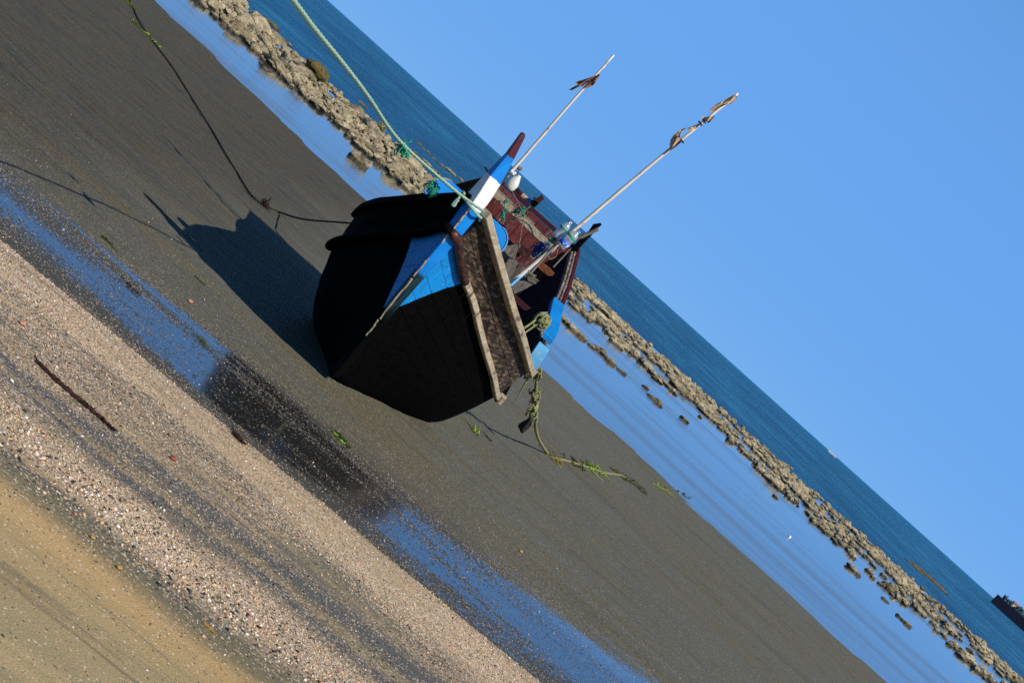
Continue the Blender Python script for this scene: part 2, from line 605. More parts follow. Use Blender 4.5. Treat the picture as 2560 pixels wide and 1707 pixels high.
def sea_material():
    t = NT("sea_water")
    pos = t.n('NewGeometry').outputs['Position']
    mp = t.n('Mapping', Scale=(0.35, 1.0, 1), Rotation=(0, 0, 0.15))
    t.t.links.new(pos, mp.inputs['Vector'])
    n1 = t.noise(mp.outputs[0], 1.1, 6, 0.62)
    n2 = t.noise(mp.outputs[0], 0.12, 4, 0.6)
    mp2 = t.n('Mapping', Scale=(0.10, 0.42, 1), Rotation=(0, 0, 0.1))
    t.t.links.new(pos, mp2.inputs['Vector'])
    n3 = t.noise(mp2.outputs[0], 1.0, 6, 0.7)
    h = t.math('ADD', n1, t.math('ADD', t.math('MULTIPLY', n2, 3.0), t.math('MULTIPLY', n3, 2.2)))
    t.bump(h, 1.0, 1.3)
    mp3 = t.n('Mapping', Scale=(0.07, 0.014, 1), Rotation=(0, 0, 0.02))
    t.t.links.new(pos, mp3.inputs['Vector'])
    pale = t.math('ADD', t.math('MULTIPLY', t.noise(mp3.outputs[0], 1.0, 10, 0.78), 0.75), t.math('MULTIPLY', n3, 0.25))
    col = t.ramp(pale, [(0.38, (0.001, 0.055, 0.14)), (0.5, (0.003, 0.10, 0.235)), (0.60, (0.02, 0.20, 0.37))])
    t.b.inputs['IOR'].default_value = 1.33
    return t.fin(col, 0.3, 0.07)


def make_water():
    xs = np.concatenate([np.linspace(-400, -40, 12), np.linspace(-36, 44, 81), np.linspace(50, 400, 12)])
    e = sea_edge(xs)
    mb = MB()
    vs, fs = [], []
    for i, x in enumerate(xs):
        vs += [(x, 27.0, WATER_Z), (x, float(e[i]), WATER_Z)]
    for i in range(len(xs) - 1):
        fs.append((2 * i, 2 * i + 2, 2 * i + 3, 2 * i + 1))
    mb.add(vs, fs)
    o = build("water", mb, pool_material(), fix=False)
    tag(o, "calm shallow tide pool water reflecting the blue sky", kind="structure")
    mb = MB()
    vs, fs = [], []
    for i, x in enumerate(xs):
        k = 1 if abs(x) < 300 else 1
        vs += [(x, float(e[i]), WATER_Z), (x * 4, 400, WATER_Z), (x * 60, 30000, WATER_Z)]
    for i in range(len(xs) - 1):
        for r in range(2):
            fs.append((3 * i + r, 3 * i + 3 + r, 3 * i + 4 + r, 3 * i + 1 + r))
    mb.add(vs, fs)
    o = build("sea", mb, sea_material(), fix=False)
    tag(o, "open teal blue sea with small waves out to the horizon", kind="structure")


make_water()


# ---- reef rocks
def rock_material(name, tint=(1, 1, 1), isl=False):
    t = NT(name)
    pos = t.n('NewGeometry').outputs['Position']
    n = t.noise(pos, 2.2, 5, 0.65)
    c = t.ramp(n, [(0.3, (0.12, 0.105, 0.07)), (0.47, (0.46, 0.395, 0.26)), (0.7, (0.62, 0.55, 0.40))])
    w = t.noise(pos, 11, 4, 0.75)
    c = t.mix(t.smooth(w, 0.54, 0.64), c, (0.62, 0.57, 0.46))
    c = t.mix(t.math('MULTIPLY', t.smooth(t.noise(pos, 6, 5, 0.7), 0.56, 0.64), 0.8), c, (0.035, 0.03, 0.022))
    r = t.n('NewGeometry').outputs['Random Per Island'] if isl else t.n('ObjectInfo').outputs['Random']
    c = t.mix(1.0, c, t.ramp(r, [(0.0, (0.55, 0.5, 0.42)), (0.3, (0.95, 0.92, 0.82)), (0.7, (1.1, 1.05, 0.95)), (1.0, (0.75, 0.72, 0.7))]), 'MULTIPLY')
    c = t.mix(1.0, c, tint, 'MULTIPLY')
    sz_ = t.n('SeparateXYZ')
    t.t.links.new(pos, sz_.inputs[0])
    wet = t.smooth(t.math('ADD', sz_.outputs[2], t.math('MULTIPLY', t.math('SUBTRACT', w, 0.5), 0.15)), WATER_Z + 0.12, WATER_Z + 0.04)
    c = t.mix(t.math('MULTIPLY', wet, 0.8), c, (0.035, 0.032, 0.022))
    t.bump(t.math('ADD', w, n), 1.0, 0.12)
    return t.fin(c, 0.85, 0.2)


M_rock = rock_material("reef_rock")
M_rock_i = rock_material("reef_rubble", isl=True)
M_rock_dark = rock_material("dark_rock", (0.35, 0.33, 0.3))
M_rock_weed = rock_material("weedy_rock", (0.42, 0.37, 0.2))


def ico(sub):
    bm = bmesh.new()
    bmesh.ops.create_icosphere(bm, subdivisions=sub, radius=1.0)
    v = np.array([p.co[:] for p in bm.verts])
    f = [tuple(p.index for p in fc.verts) for fc in bm.faces]
    bm.free()
    return v, f


ICO = {k: ico(k) for k in (1, 2, 3)}


def rock_verts(seed, sub=3, flat=0.7):
    r = np.random.default_rng(seed)
    v, f = ICO[sub]
    v = v.copy()
    for _ in range(11):
        d = r.normal(size=3)
        d /= np.linalg.norm(d)
        k = r.uniform(0.55, 0.88)
        over = np.maximum(v @ d - k, 0)
        v = v - over[:, None] * d * 0.92
    nz = np.array([mnoise.fractal(Vector(p) * 1.9 + Vector((seed * 3.1, 0, 0)), 1.0, 2.0, 4) for p in v])
    v = v * (1 + 0.22 * nz)[:, None]
    v = v * np.array([r.uniform(0.9, 1.3), r.uniform(0.8, 1.1), flat * r.uniform(0.8, 1.15)])
    return v, f


ROCKS = []
for k in range(12):
    v, f = rock_verts(k + 1)
    me = bpy.data.meshes.new("reef_rock")
    me.from_pydata(v.tolist(), [], f)
    me.materials.append(M_rock)
    ROCKS.append(me)


def put_rock(x, y, z, s, label, group=None, mesh=None, name="reef_rock", sz=1.0, mat=None):
    me = mesh or random.choice(ROCKS)
    if mat is not None:
        me = me.copy()
        me.materials.clear()
        me.materials.append(mat)
    o = bpy.data.objects.new(name, me)
    o.location = (x, y, z)
    o.rotation_euler = (random.uniform(-0.25, 0.25), random.uniform(-0.25, 0.25), random.uniform(0, 6.28))
    o.scale = (s, s, s * sz)
    COL.objects.link(o)
    return tag(o, label, "rock", group)


def ledge_density(x, y):
    """how thick the reef lies at x, y"""
    x, y = np.asarray(x, float), np.asarray(y, float)
    n = fbm(x * 0.28, y * 0.12, 9, 3)
    left = sstep(-1.2, -4.5, x) * sstep(49.5, 51.5, y + 0.5 * n) * sstep(67, 62, y)
    near_r = 67 - 0.9 * np.maximum(0, x - 12) * sstep(12, 15, x)
    near_r = np.where(x > 15, 64 - 0.35 * (x - 15), 68.0)
    right = sstep(-3.5, -0.5, x) * sstep(0, 4, y - near_r + 6 * n) * sstep(110, 102, y) * np.clip(0.32 + 1.7 * fbm(x * 0.5, y * 0.16, 14, 3) + 0.35 * sstep(78, 92, y) - 0.2 * sstep(14, 26, x), 0, 1)
    return left, right


def rock_label(x, y, s, ledge, sz=.7):
    size = "large" if s > .40 else ("middling" if s > .3 else "small")
    size += " flat" if sz < .62 else (" upright" if sz > .74 else "")
    if ledge:
        side = "pool edge" if y < 53.5 else ("pool half" if y < 57 else ("seaward half" if y < 61 else "sea edge"))
        part = "far from the boat" if x < -14 else ("behind the pool boulder" if x > -7 else ("off the pool boulder" if x > -10 else "by the olive weedy rock"))
        return f"{size} barnacled rock on the packed ledge's {side}, {part}"
    side = "pool edge" if y < 74 else ("pool half" if y < 80 else ("middle" if y < 87 else ("seaward half" if y < 95 else "sea edge")))
    part = ("beside the stern", "past the stern", "behind the weed trail", "past the weed trail", "behind the white float", "short of the skerry", "level with the skerry", "past the skerry")[int(min(7, max(0, (x + 2) / 4.3)))]
    return f"{size} pale brown rock on the broken reef's {side}, {part}"


def make_rocks():
    # rejection-sample positions, larger rocks first
    n_left = n_right = 0
    tries = 0
    while (n_left < 120 or n_right < 195) and tries < 60000:
        tries += 1
        x = random.uniform(-19, 33)
        y = random.uniform(49, 110)
        l, r = (float(a) for a in ledge_density(x, y))
        if l > random.random() and n_left < 120:
            s = random.choice((0.22, 0.26, 0.3, 0.36, 0.44, 0.58))
            back = min(1.0, max(0.0, (y - 50) / 12))
            zz = random.uniform(0.5, 0.88)
            put_rock(x, y, WATER_Z + 0.02 + 0.16 * back, s, rock_label(x, y, s, True, zz), "rocks of the packed reef ledge", sz=zz + 0.25 * back)
            n_left += 1
        elif r > random.random() and n_right < 195:
            s = random.choice((0.2, 0.24, 0.28, 0.33, 0.4, 0.52))
            zz = random.uniform(0.5, 0.88)
            put_rock(x, y, WATER_Z + 0.02, s, rock_label(x, y, s, False, zz), "rocks of the broken reef", sz=zz)
            n_right += 1
    # the smaller rubble between them: one mass
    V, F, off = [], [], 0
    base = [rock_verts(50 + k, 2) for k in range(8)]
    cnt = 0
    tries = 0
    while cnt < 4200 and tries < 120000:
        tries += 1
        x = random.uniform(-22, 36)
        y = random.uniform(49, 110)
        l, r = (float(a) for a in ledge_density(x, y))
        if max(l * 0.55, r * 0.4) < random.random():
            continue
        v, f = base[cnt % 8]
        s = random.uniform(0.07, 0.2) if l > r else random.uniform(0.09, 0.24)
        a = random.uniform(0, 6.28)
        Rm = np.array([[math.cos(a), -math.sin(a), 0], [math.sin(a), math.cos(a), 0], [0, 0, 1]])
        back = min(1.0, max(0.0, (y - 50) / 12)) if l > r else 0.0
        V.append(v @ Rm.T * s + np.array([x, y, WATER_Z + 0.03 + 0.2 * back]))
        F += [tuple(i + off for i in q) for q in f]
        off += len(v)
        cnt += 1
    me = bpy.data.meshes.new("reef_rubble")
    me.from_pydata(np.concatenate(V).tolist(), [], F)
    me.materials.append(M_rock_i)
    o = bpy.data.objects.new("reef_rubble", me)
    COL.objects.link(o)
    tag(o, "small tan stones and rubble lying between the reef rocks", "rubble", kind="stuff")
    # low ledge the packed reef grows on
    mb = MB()
    xs = np.linspace(-30, -1.6, 120)
    ys = np.linspace(49.5, 67.5, 50)
    top = []
    for y in ys:
        row = []
        for x in xs:
            l, _ = ledge_density(x, y)
            h = 0.12 * float(l) * (0.6 + 0.9 * float(fbm(x * 0.9, y * 0.9, 12, 4)) + 0.35 * float(sstep(52, 60, y))) - 0.10 * (1 - float(l)) - 0.05
            row.append(Vector((x, y, WATER_Z + h)))
        top.append(row)
    th = [[Vector((0, 0, -0.6)) for _ in xs] for _ in ys]
    mb.grid_slab(top, th)
    o = build("reef_terrain", mb, M_rock_dark)
    tag(o, "low ledge of barnacled rock under the packed reef", kind="structure")
    # the near strings of stones on the pool side
    grp = "stones strung out in the tide pool"
    for (px, py, s) in [(1396, 792, .30), (1406, 800, .34), (1414, 806, .26), (1424, 818, .30), (1432, 826, .34), (1441, 832, .3), (1450, 842, .28), (1462, 850, .2), (1477, 866, .2), (1490, 872, .26),
                        (1500, 878, .32), (1508, 888, .24), (1516, 896, .2), (1524, 906, .28), (1536, 912, .22), (1550, 928, .2), (1558, 934, .16), (1613, 970, .2), (1624, 990, .18), (1632, 998, .24), (1640, 1004, .26), (1648, 1014, .18),
                        (1707, 1048, .26), (1714, 1054, .18), (2130, 1424, .34), (2140, 1434, .3), (2212, 1500, .2), (2248, 1542, .2), (2258, 1552, .24), (2268, 1562, .22), (1940, 1244, .2), (1420, 740, .25), (1432, 752, .25), (1446, 766, .25), (1460, 780, .22), (1472, 790, .28)]:
        d = ray(px, py)
        t = (WATER_Z - CAM_Z) / d.z
        p = CAM + d * t
        sz_w = "bigger" if s > .29 else ("mid-sized" if s > .215 else "tiny")
        where = ("in the thin inner line past the stern quarter" if py < 791 and px > 1415 and px - py > 660 else "clumped just past the stern quarter" if px < 1420 else "in the clump's tapering end" if px < 1470 else "in the second clump off the stern" if px < 1520
                 else "at the second clump's tail" if px < 1560 else "in the sparse trail after the clumps" if px < 1700 else "in the lone pair after the sparse trail" if px < 1720 else "alone at the reef's foot" if px < 2000
                 else "by the olive weed-covered pool rock" if px < 2200 else "in the last group toward the quay")
        put_rock(p.x, p.y, WATER_Z, s * 0.85, f"{sz_w} tan stone in the tide pool, {where}", grp, sz=0.7)
    grp = "stones awash on the seaward side"
    for (px, py, s) in [(1046, 361, .3), (1054, 369, .22), (1062, 377, .26), (1072, 386, .28), (1084, 398, .3), (1094, 408, .26), (1104, 416, .32), (1116, 424, .36), (1126, 432, .4), (1148, 448, .36), (1154, 452, .26),
                        (1040, 388, .28), (1056, 402, .3), (1070, 414, .34), (1084, 428, .28), (1098, 440, .3), (1118, 462, .3), (706, 100, .24), (720, 112, .28), (900, 258, .34), (912, 268, .26)]:
        d = ray(px, py)
        t = (WATER_Z - CAM_Z) / d.z
        p = CAM + d * t
        sz_w = "bigger" if s > .31 else ("mid-sized" if s > .27 else "tiny")
        where = ("near the lone weedy sea rock" if px < 800 else "by the mooring rope's knots" if px < 1000 else "in the outer line" if px - py > 672 else "in the inner line")
        part = "" if px < 1000 else (", boat end" if px > 1090 else ", far end")
        put_rock(p.x, p.y, WATER_Z, s * 0.8, f"{sz_w} brown stone awash beyond the ledge, {where}{part}", grp, sz=0.6)


make_rocks()


def sea_point(px, py):
    d = ray(px, py)
    return CAM + d * ((WATER_Z - CAM_Z) / d.z)


p = sea_point(897, 408)
put_rock(p.x, p.y, WATER_Z, 0.42, "lone rounded boulder standing by itself in the tide pool", name="pool_boulder", sz=0.95, mesh=ROCKS[3])
p = sea_point(672, 60)
put_rock(p.x, p.y, WATER_Z, 0.46, "dark weedy rock alone in the sea off the packed ledge", name="sea_rock", sz=0.7, mesh=ROCKS[5], mat=M_rock_weed)
p = sea_point(786, 212)
put_rock(p.x, p.y - 1.5, WATER_Z + 0.35, 0.55, "dark olive weed-grown rock on top of the packed ledge", name="weedy_rock", mesh=ROCKS[7], mat=M_rock_weed)
p = sea_point(2225, 1476)
put_rock(p.x, p.y, WATER_Z, 0.42, "olive weed-covered rock at the pool side of the broken reef", name="weedy_rock", mesh=ROCKS[2], mat=M_rock_weed)
p = sea_point(2322, 1446)
o = put_rock(p.x, p.y, WATER_Z, 1.0, "long low dark skerry out in the sea", name="skerry", mesh=ROCKS[8], mat=M_rock_dark)
o.scale, o.rotation_euler = (1.7, 0.8, 0.45), (0, 0, 0)
p = sea_point(2288, 1420)
o = put_rock(p.x, p.y, WATER_Z, 0.8, "thin low rock beside the long dark skerry", name="skerry", mesh=ROCKS[1], mat=M_rock_dark)
o.scale, o.rotation_euler = (1.1, 0.5, 0.28), (0, 0, 0)
mb = MB()
p = sea_point(1973, 1341)
mb.lathe((p.x, p.y, WATER_Z - 0.05), (0.2, 0, 1), [(0, .02), (.03, .04), (.06, .045), (.09, .03), (.10, .01)], 12)
o = build("float_buoy", mb, plain("white_plastic_far", (0.8, 0.8, 0.76), 0.4), origin=(p.x, p.y, WATER_Z), smooth=True)
tag(o, "tiny white float drifting in the tide pool", "buoy")


# ---- the far shore: quay, hazy hill, houses, a ship
def make_far():
    Yq = 900.0
    k = Yq / F_PX

    def W(X, U):
        return Vector((X * k, Yq, CAM_Z + U * k))
    quay = empty("quay", W(1450, -10))
    x0, x1 = 1321 * k, 2100 * k
    xb = x0 * (Yq + 40) / Yq + 1.5
    mb = MB()
    zt, zb = CAM_Z + 14 * k, WATER_Z - 0.3
    mb.add([(x0, Yq, zb), (x1, Yq - 60, zb), (x1, Yq + 40, zb), (xb, Yq + 40, zb), (x0 + .3, Yq + .5, zt), (x1, Yq - 59, zt), (x1, Yq + 40, zt), (xb, Yq + 40, zt)],
           [(0, 3, 2, 1), (4, 5, 6, 7), (0, 1, 5, 4), (1, 2, 6, 5), (2, 3, 7, 6), (3, 0, 4, 7)])
    build("wall", mb, plain("quay_stone_hazed", (0.004, 0.008, 0.022), 0.9, 0.2, 0.3), quay)  # blue distance haze put into the stone colour
    mb = MB()
    mb.box(((x0 + x1) / 2 + 12, Yq + 20, zt + 0.35), ((x1 - x0) - 10, 3.0, 0.7))
    build("parapet", mb, plain("quay_parapet_hazed", (0.03, 0.05, 0.09), 0.9, 0.2, 0.3), quay)  # bluish haze in this colour too
    tag(quay, "dark stone quay standing out from the far shore at the horizon", "quay")
    # low wooded hill behind
    mb = MB()
    top = []
    xs0 = np.linspace(1338 * k, 2300 * k, 120)
    for j, yy in enumerate((Yq + 45, Yq + 70, Yq + 110)):
        row = []
        xs = xs0 * yy / Yq
        for x in xs:
            h = (6.5 + 0.05 * (x - xs[0])) * (0.7 + 0.8 * (0.5 + float(fbm(x * 0.06, yy * 0.02, 20, 4)))) * min(1, (x - xs[0]) / 10) * (0.75, 1.0, 0.3)[j]
            row.append(Vector((x, yy, WATER_Z + max(0.2, h))))
        top.append(row)
    mb.grid_slab(top, [[Vector((0, 0, -3)) for _ in xs] for _ in range(3)])
    o = build("hill", mb, plain("hill_hazed_blue", (0.05, 0.10, 0.17), 0.95, 0.4, 0.15), smooth=False)  # distance haze painted in as a bluish tint
    tag(o, "low hazy wooded hill behind the far quay", kind="structure")
    wh = plain("far_house_wall", (0.55, 0.5, 0.46), 0.8, 0.1, 0.5)
    rf = plain("far_house_roof", (0.3, 0.16, 0.12), 0.8, 0.1, 0.5)
    for (X, w, hh, lab) in ((1374, 4.2, 2.4, "pale pink house with low roof on the far quay, first from its tip"), (1402, 5.0, 1.8, "white shed with low roof among trees further along the far quay"), (1428, 7.0, 2.2, "long white house with low roof farthest along the quay")):
        x = X * k * (Yq + 42) / Yq
        h = empty("house", (x, Yq + 42, zt))
        mb = MB().box((x, Yq + 42, zt + hh / 2), (w, 3.4, hh))
        build("wall", mb, wh, h)
        mb = MB()
        z = zt + hh
        mb.add([(x - w / 2 - .3, Yq + 40, z), (x + w / 2 + .3, Yq + 40, z), (x + w / 2 + .3, Yq + 44, z), (x - w / 2 - .3, Yq + 44, z), (x - w / 2, Yq + 42, z + 1), (x + w / 2, Yq + 42, z + 1)],
               [(0, 1, 5, 4), (2, 3, 4, 5), (0, 4, 3), (1, 2, 5), (3, 2, 1, 0)])
        build("roof", mb, rf, h)
        tag(h, lab, "house", "houses on the far quay")
    leaf = plain("far_tree_leaf_hazed", (0.03, 0.07, 0.09), 0.95, 0.4, 0.6)  # leaf colour blued to carry the haze
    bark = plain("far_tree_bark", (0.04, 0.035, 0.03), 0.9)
    for i, (X, r) in enumerate(((1341, 1.1), (1352, 0.9), (1361, 0.9), (1386, 1.2), (1391, 1.5), (1411, 1.1), (1417, 1.4))):
        x = X * k * (Yq + 38) / Yq
        t = empty("tree", (x, Yq + 38, zt))
        build("trunk", MB().tube([(x, Yq + 38, zt - .2), (x, Yq + 38, zt + r)], [.3, .15], 6), bark, t)
        mb = MB()
        for c in range(130):
            d = Vector((random.gauss(0, .45), random.gauss(0, .45), random.gauss(0, .4))) * r
            cpt = Vector((x, Yq + 38, zt + 1.25 * r)) + d
            a = Vector((random.gauss(0, 1), random.gauss(0, 1), random.gauss(0, 1))).normalized()
            b = a.orthogonal().normalized()
            s = r * 0.5
            mb.add([cpt + a * s, cpt + b * s, cpt - a * s, cpt - b * s], [(0, 1, 2, 3)])
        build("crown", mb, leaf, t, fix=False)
        tag(t, "hazy bushy tree on the far quay, " + ("first", "second", "third", "fourth", "fifth", "sixth", "seventh")[i] + " from its tip", "tree", "trees on the far quay")
    # ship
    Ys = 3200.0
    ks = Ys / F_PX
    x = 781 * ks
    s = empty("ship", (x, Ys, WATER_Z))
    shipm = plain("ship_white_hazed", (0.36, 0.45, 0.56), 0.5, 0.05, 0.2)  # white dimmed and blued: haze is part of the colour
    mb = MB()
    L, B, H = 21.0, 5.0, 2.8
    z0 = WATER_Z - 0.2
    mb.add([(x - L / 2 + 2, Ys - B / 2, z0), (x + L / 2 - 1, Ys - B / 2, z0), (x + L / 2 - 1, Ys + B / 2, z0), (x - L / 2 + 2, Ys + B / 2, z0),
            (x - L / 2, Ys - B / 4, z0 + H + 1), (x + L / 2, Ys - B / 2, z0 + H), (x + L / 2, Ys + B / 2, z0 + H), (x - L / 2, Ys + B / 4, z0 + H + 1)],
           [(3, 2, 1, 0), (4, 5, 6, 7), (0, 1, 5, 4), (1, 2, 6, 5), (2, 3, 7, 6), (3, 0, 4, 7)])
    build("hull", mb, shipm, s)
    build("cabin", MB().box((x + 5.5, Ys, z0 + H + 1.2), (6, 3.4, 2.4)), shipm, s)
    build("mast", MB().tube([(x - 7, Ys, z0 + H), (x - 8.2, Ys, z0 + H + 4.5)], .3, 6), shipm, s)
    tag(s, "tiny pale ship far out on the horizon", "ship")


make_far()

# ================================================================= THE BOAT
M_tar_shade = plain("black_tar_and_shade", (0.0025, 0.0023, 0.0025), 0.9, 0.4, 14, 0.5, 0.03)  # tar black, also the painted shade of the port upper timbers
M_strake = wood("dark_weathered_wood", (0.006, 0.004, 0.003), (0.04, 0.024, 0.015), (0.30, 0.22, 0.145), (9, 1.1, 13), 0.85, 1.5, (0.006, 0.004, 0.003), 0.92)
M_tan = wood("sun_bleached_wood", (0.20, 0.15, 0.09), (0.38, 0.31, 0.205), (0.52, 0.44, 0.31), (10, 2.4, 10), 0.85, 2.0, (0.06, 0.045, 0.035), 0.85)
M_grey = wood("grey_weathered_wood", (0.07, 0.058, 0.048), (0.16, 0.135, 0.11), (0.30, 0.26, 0.22), (14, 3, 4), 0.85, 3.0, (0.03, 0.02, 0.018), 0.6)
M_greyw = wood("split_grey_wood", (0.03, 0.02, 0.018), (0.14, 0.11, 0.10), (0.38, 0.33, 0.3), (14, 2, 14), 0.85, 3.0, (0.03, 0.015, 0.015), 0.8)
M_rail_dark = wood("oiled_brown_wood", (0.012, 0.006, 0.005), (0.05, 0.018, 0.012), (0.16, 0.05, 0.03), (9, 1.6, 9), 0.4, 2.0, (0.01, 0.006, 0.006), 0.5)
M_rust = wood("rusty_orange_wood", (0.04, 0.016, 0.008), (0.17, 0.055, 0.014), (0.34, 0.13, 0.045), (6, 6, 6), 0.8, 3.0, (0.02, 0.01, 0.008), 0.7)
M_blue = paint("blue_paint", (0.005, 0.20, 0.58), (0.012, 0.05, 0.10), 0.75, 0.60)
M_blue_pale = paint("faded_blue_paint", (0.10, 0.34, 0.58), (0.30, 0.33, 0.33), 0.8, 0.54)
M_maroon = paint("maroon_paint", (0.05, 0.008, 0.012), (0.03, 0.012, 0.012), 0.6, 0.56)
M_red = paint("dull_red_paint", (0.26, 0.032, 0.035), (0.17, 0.10, 0.085), 0.9, 0.50, (10, 10, 2))
M_white = paint("white_paint", (0.80, 0.79, 0.75), (0.4, 0.36, 0.3), 0.5, 0.66)
M_navy = plain("dark_navy_inner", (0.004, 0.006, 0.018), 0.8, 0.5, 8)  # near-black navy for the inner shell, ribs and one bar band


def hull_paint():
    """black tar with a blue painted chevron at the bow, planks worn along the grain"""
    t = NT("hull_paint")
    tc = t.t.nodes.new('ShaderNodeTexCoord')
    sx = t.n('SeparateXYZ')
    t.t.links.new(tc.outputs['Object'], sx.inputs[0])
    # boat-local: origin at (-0.72, 15.0, 0)
    edge = t.math('SUBTRACT', t.math('SUBTRACT', sx.outputs[2], t.math('MULTIPLY', t.math('SUBTRACT', sx.outputs[1], -2.7), 1.0)), 0.67)
    wob = t.math('MULTIPLY', t.math('SUBTRACT', t.noise(t.coord((1, 1, 1)), 16, 4, 0.6), 0.5), 0.03)
    f = t.smooth(t.math('ADD', edge, wob), -0.012, 0.012)
    g = t.noise(t.coord((10, 1.4, 12)), 3.0, 6, 0.62, 0.3)
    blue = t.ramp(t.noise(t.coord((1, 1, 1)), 5, 5, 0.6), [(0.3, (0.004, 0.20, 0.55)), (0.7, (0.006, 0.27, 0.68))])
    blue = t.mix(t.math('MULTIPLY', t.smooth(g, 0.62, 0.7), 0.7), blue, (0.01, 0.05, 0.09))
    chip = t.smooth(t.noise(t.coord((1, 1, 1)), 26, 5, 0.7), 0.60, 0.64)
    runs = t.smooth(t.noise(t.coord((22, 22, 1.5)), 1.6, 5, 0.65), 0.54, 0.68)
    blue = t.mix(t.math('MULTIPLY', runs, 0.45), blue, (0.006, 0.07, 0.18))
    blue = t.mix(t.math('MULTIPLY', chip, 0.75), blue, (0.02, 0.035, 0.045))
    blue = t.mix(t.math('MULTIPLY', t.smooth(t.noise(t.coord((3, 1, 4)), 19, 4, 0.6), 0.68, 0.7), 0.8), blue, (0.5, 0.55, 0.58))
    tar = t.ramp(g, [(0.3, (0.0012, 0.0012, 0.0014)), (0.75, (0.004, 0.0036, 0.0036))])
    c = t.mix(f, tar, blue)
    t.bump(g, 0.3, 0.004)
    return t.fin(c, t.math('SUBTRACT', 0.9, t.math('MULTIPLY', f, 0.4)), t.math('ADD', 0.02, t.math('MULTIPLY', f, 0.2)))


M_hull = hull_paint()


def stem_paint():
    t = NT("stem_paint")
    tc = t.t.nodes.new('ShaderNodeTexCoord')
    sx = t.n('SeparateXYZ')
    t.t.links.new(tc.outputs['Object'], sx.inputs[0])
    n = t.noise(t.coord((1, 1, 1)), 14, 5, 0.65)
    z = t.math('ADD', sx.outputs[2], t.math('MULTIPLY', t.math('SUBTRACT', n, 0.5), 0.03))
    g = t.noise(t.coord((12, 12, 1.5)), 3, 6, 0.6)
    blue = t.ramp(t.noise(t.coord((1, 1, 1)), 6, 4), [(0.3, (0.003, 0.15, 0.50)), (0.7, (0.005, 0.23, 0.66))])
    blue = t.mix(t.math('MULTIPLY', t.smooth(g, 0.62, 0.7), 0.55), blue, (0.02, 0.07, 0.12))
    white = t.ramp(n, [(0.3, (0.72, 0.7, 0.66)), (0.6, (0.84, 0.83, 0.8))])
    white = t.mix(t.math('MULTIPLY', t.smooth(g, 0.64, 0.72), 0.5), white, (0.3, 0.27, 0.24))
    grime = t.smooth(t.noise(t.coord((16, 16, 2)), 1.8, 6, 0.7), 0.5, 0.68)
    white = t.mix(t.math('MULTIPLY', grime, 0.35), white, (0.34, 0.33, 0.31))
    chips = t.smooth(t.noise(t.coord((1, 1, 1)), 30, 5, 0.72), 0.6, 0.64)
    white = t.mix(t.math('MULTIPLY', chips, 0.6), white, (0.2, 0.19, 0.18))
    blue = t.mix(t.math('MULTIPLY', chips, 0.7), blue, (0.05, 0.06, 0.07))
    mar = t.ramp(g, [(0.3, (0.03, 0.008, 0.012)), (0.7, (0.10, 0.018, 0.025))])
    worn = t.ramp(g, [(0.35, (0.005, 0.012, 0.016)), (0.55, (0.008, 0.03, 0.042)), (0.75, (0.05, 0.045, 0.035))])  # worn paint, darkened too by rub rail shade put into it
    c = t.mix(t.smooth(z, 1.02, 1.06), worn, blue)
    c = t.mix(t.smooth(z, 1.612, 1.622), c, white)
    c = t.mix(t.smooth(z, 1.850, 1.858), c, blue)
    c = t.mix(t.smooth(z, 2.03, 2.04), c, mar)
    c = t.mix(t.smooth(z, 0.80, 0.60), c, (0.002, 0.002, 0.002))
    t.bump(g, 0.3, 0.004)
    return t.fin(c, 0.6, t.math('ADD', 0.03, t.math('MULTIPLY', t.smooth(z, 0.7, 1.0), 0.2)))


M_stem = stem_paint()


def pchip(xs, ys):
    xs, ys = np.asarray(xs, float), np.asarray(ys, float)
    h, d = np.diff(xs), np.diff(ys) / np.diff(xs)
    mm = np.zeros_like(ys)
    mm[1:-1] = [0 if a * b <= 0 else 2 * a * b / (a + b) for a, b in zip(d[:-1], d[1:])]
    mm[0], mm[-1] = d[0], d[-1]

    def f(x):
        x = min(max(float(x), xs[0]), xs[-1])
        i = int(min(max(np.searchsorted(xs, x, 'right') - 1, 0), len(xs) - 2))
        t = (x - xs[i]) / h[i]
        return float((1 + 2 * t) * (1 - t) ** 2 * ys[i] + t * (1 - t) ** 2 * h[i] * mm[i] + t * t * (3 - 2 * t) * ys[i + 1] + t * t * (t - 1) * h[i] * mm[i + 1])
    return f


def curve(st):
    st = np.array(st, float)
    s = (st[:, 0] - st[0, 0]) / (st[-1, 0] - st[0, 0])
    fb, fz = pchip(s, st[:, 1]), pchip(s, st[:, 2])
    y0, y1 = st[0, 0], st[-1, 0]
    return lambda u: (y0 + (y1 - y0) * u, fb(u), fz(u))


CG = curve([(12.12, .035, 1.64), (12.6, .275, 1.44), (13.2, .535, 1.225), (13.9, .755, 1.036), (14.6, .895, .884), (15.2, .97, .79), (15.6, .975, .775), (16.4, .915, 1.07), (17.0, .79, 1.278), (17.3, .715, 1.45), (17.8, .525, 1.80)])
CR = curve([(12.15, .03, 1.39), (12.6, .17, 1.22), (13.0, .345, 1.08), (13.6, .57, .86), (14.2, .775, .668), (15.1, .925, .475), (15.7, .915, .475), (16.5, .82, .72), (17.1, .68, 1.0), (17.7, .48, 1.3)])
CB = curve([(12.35, .02, .62), (12.8, .16, .50), (13.4, .38, .36), (14.2, .64, .23), (15.1, .82, .21), (15.9, .78, .23), (16.7, .66, .42), (17.3, .52, .68), (17.65, .40, .95)])
CF = curve([(12.62, .01, .14), (13.0, .07, .0), (13.6, .22, -.035), (14.5, .50, -.06), (15.2, .62, -.08), (16.0, .57, -.06), (16.8, .42, .12), (17.3, .34, .35), (17.6, .28, .6)])
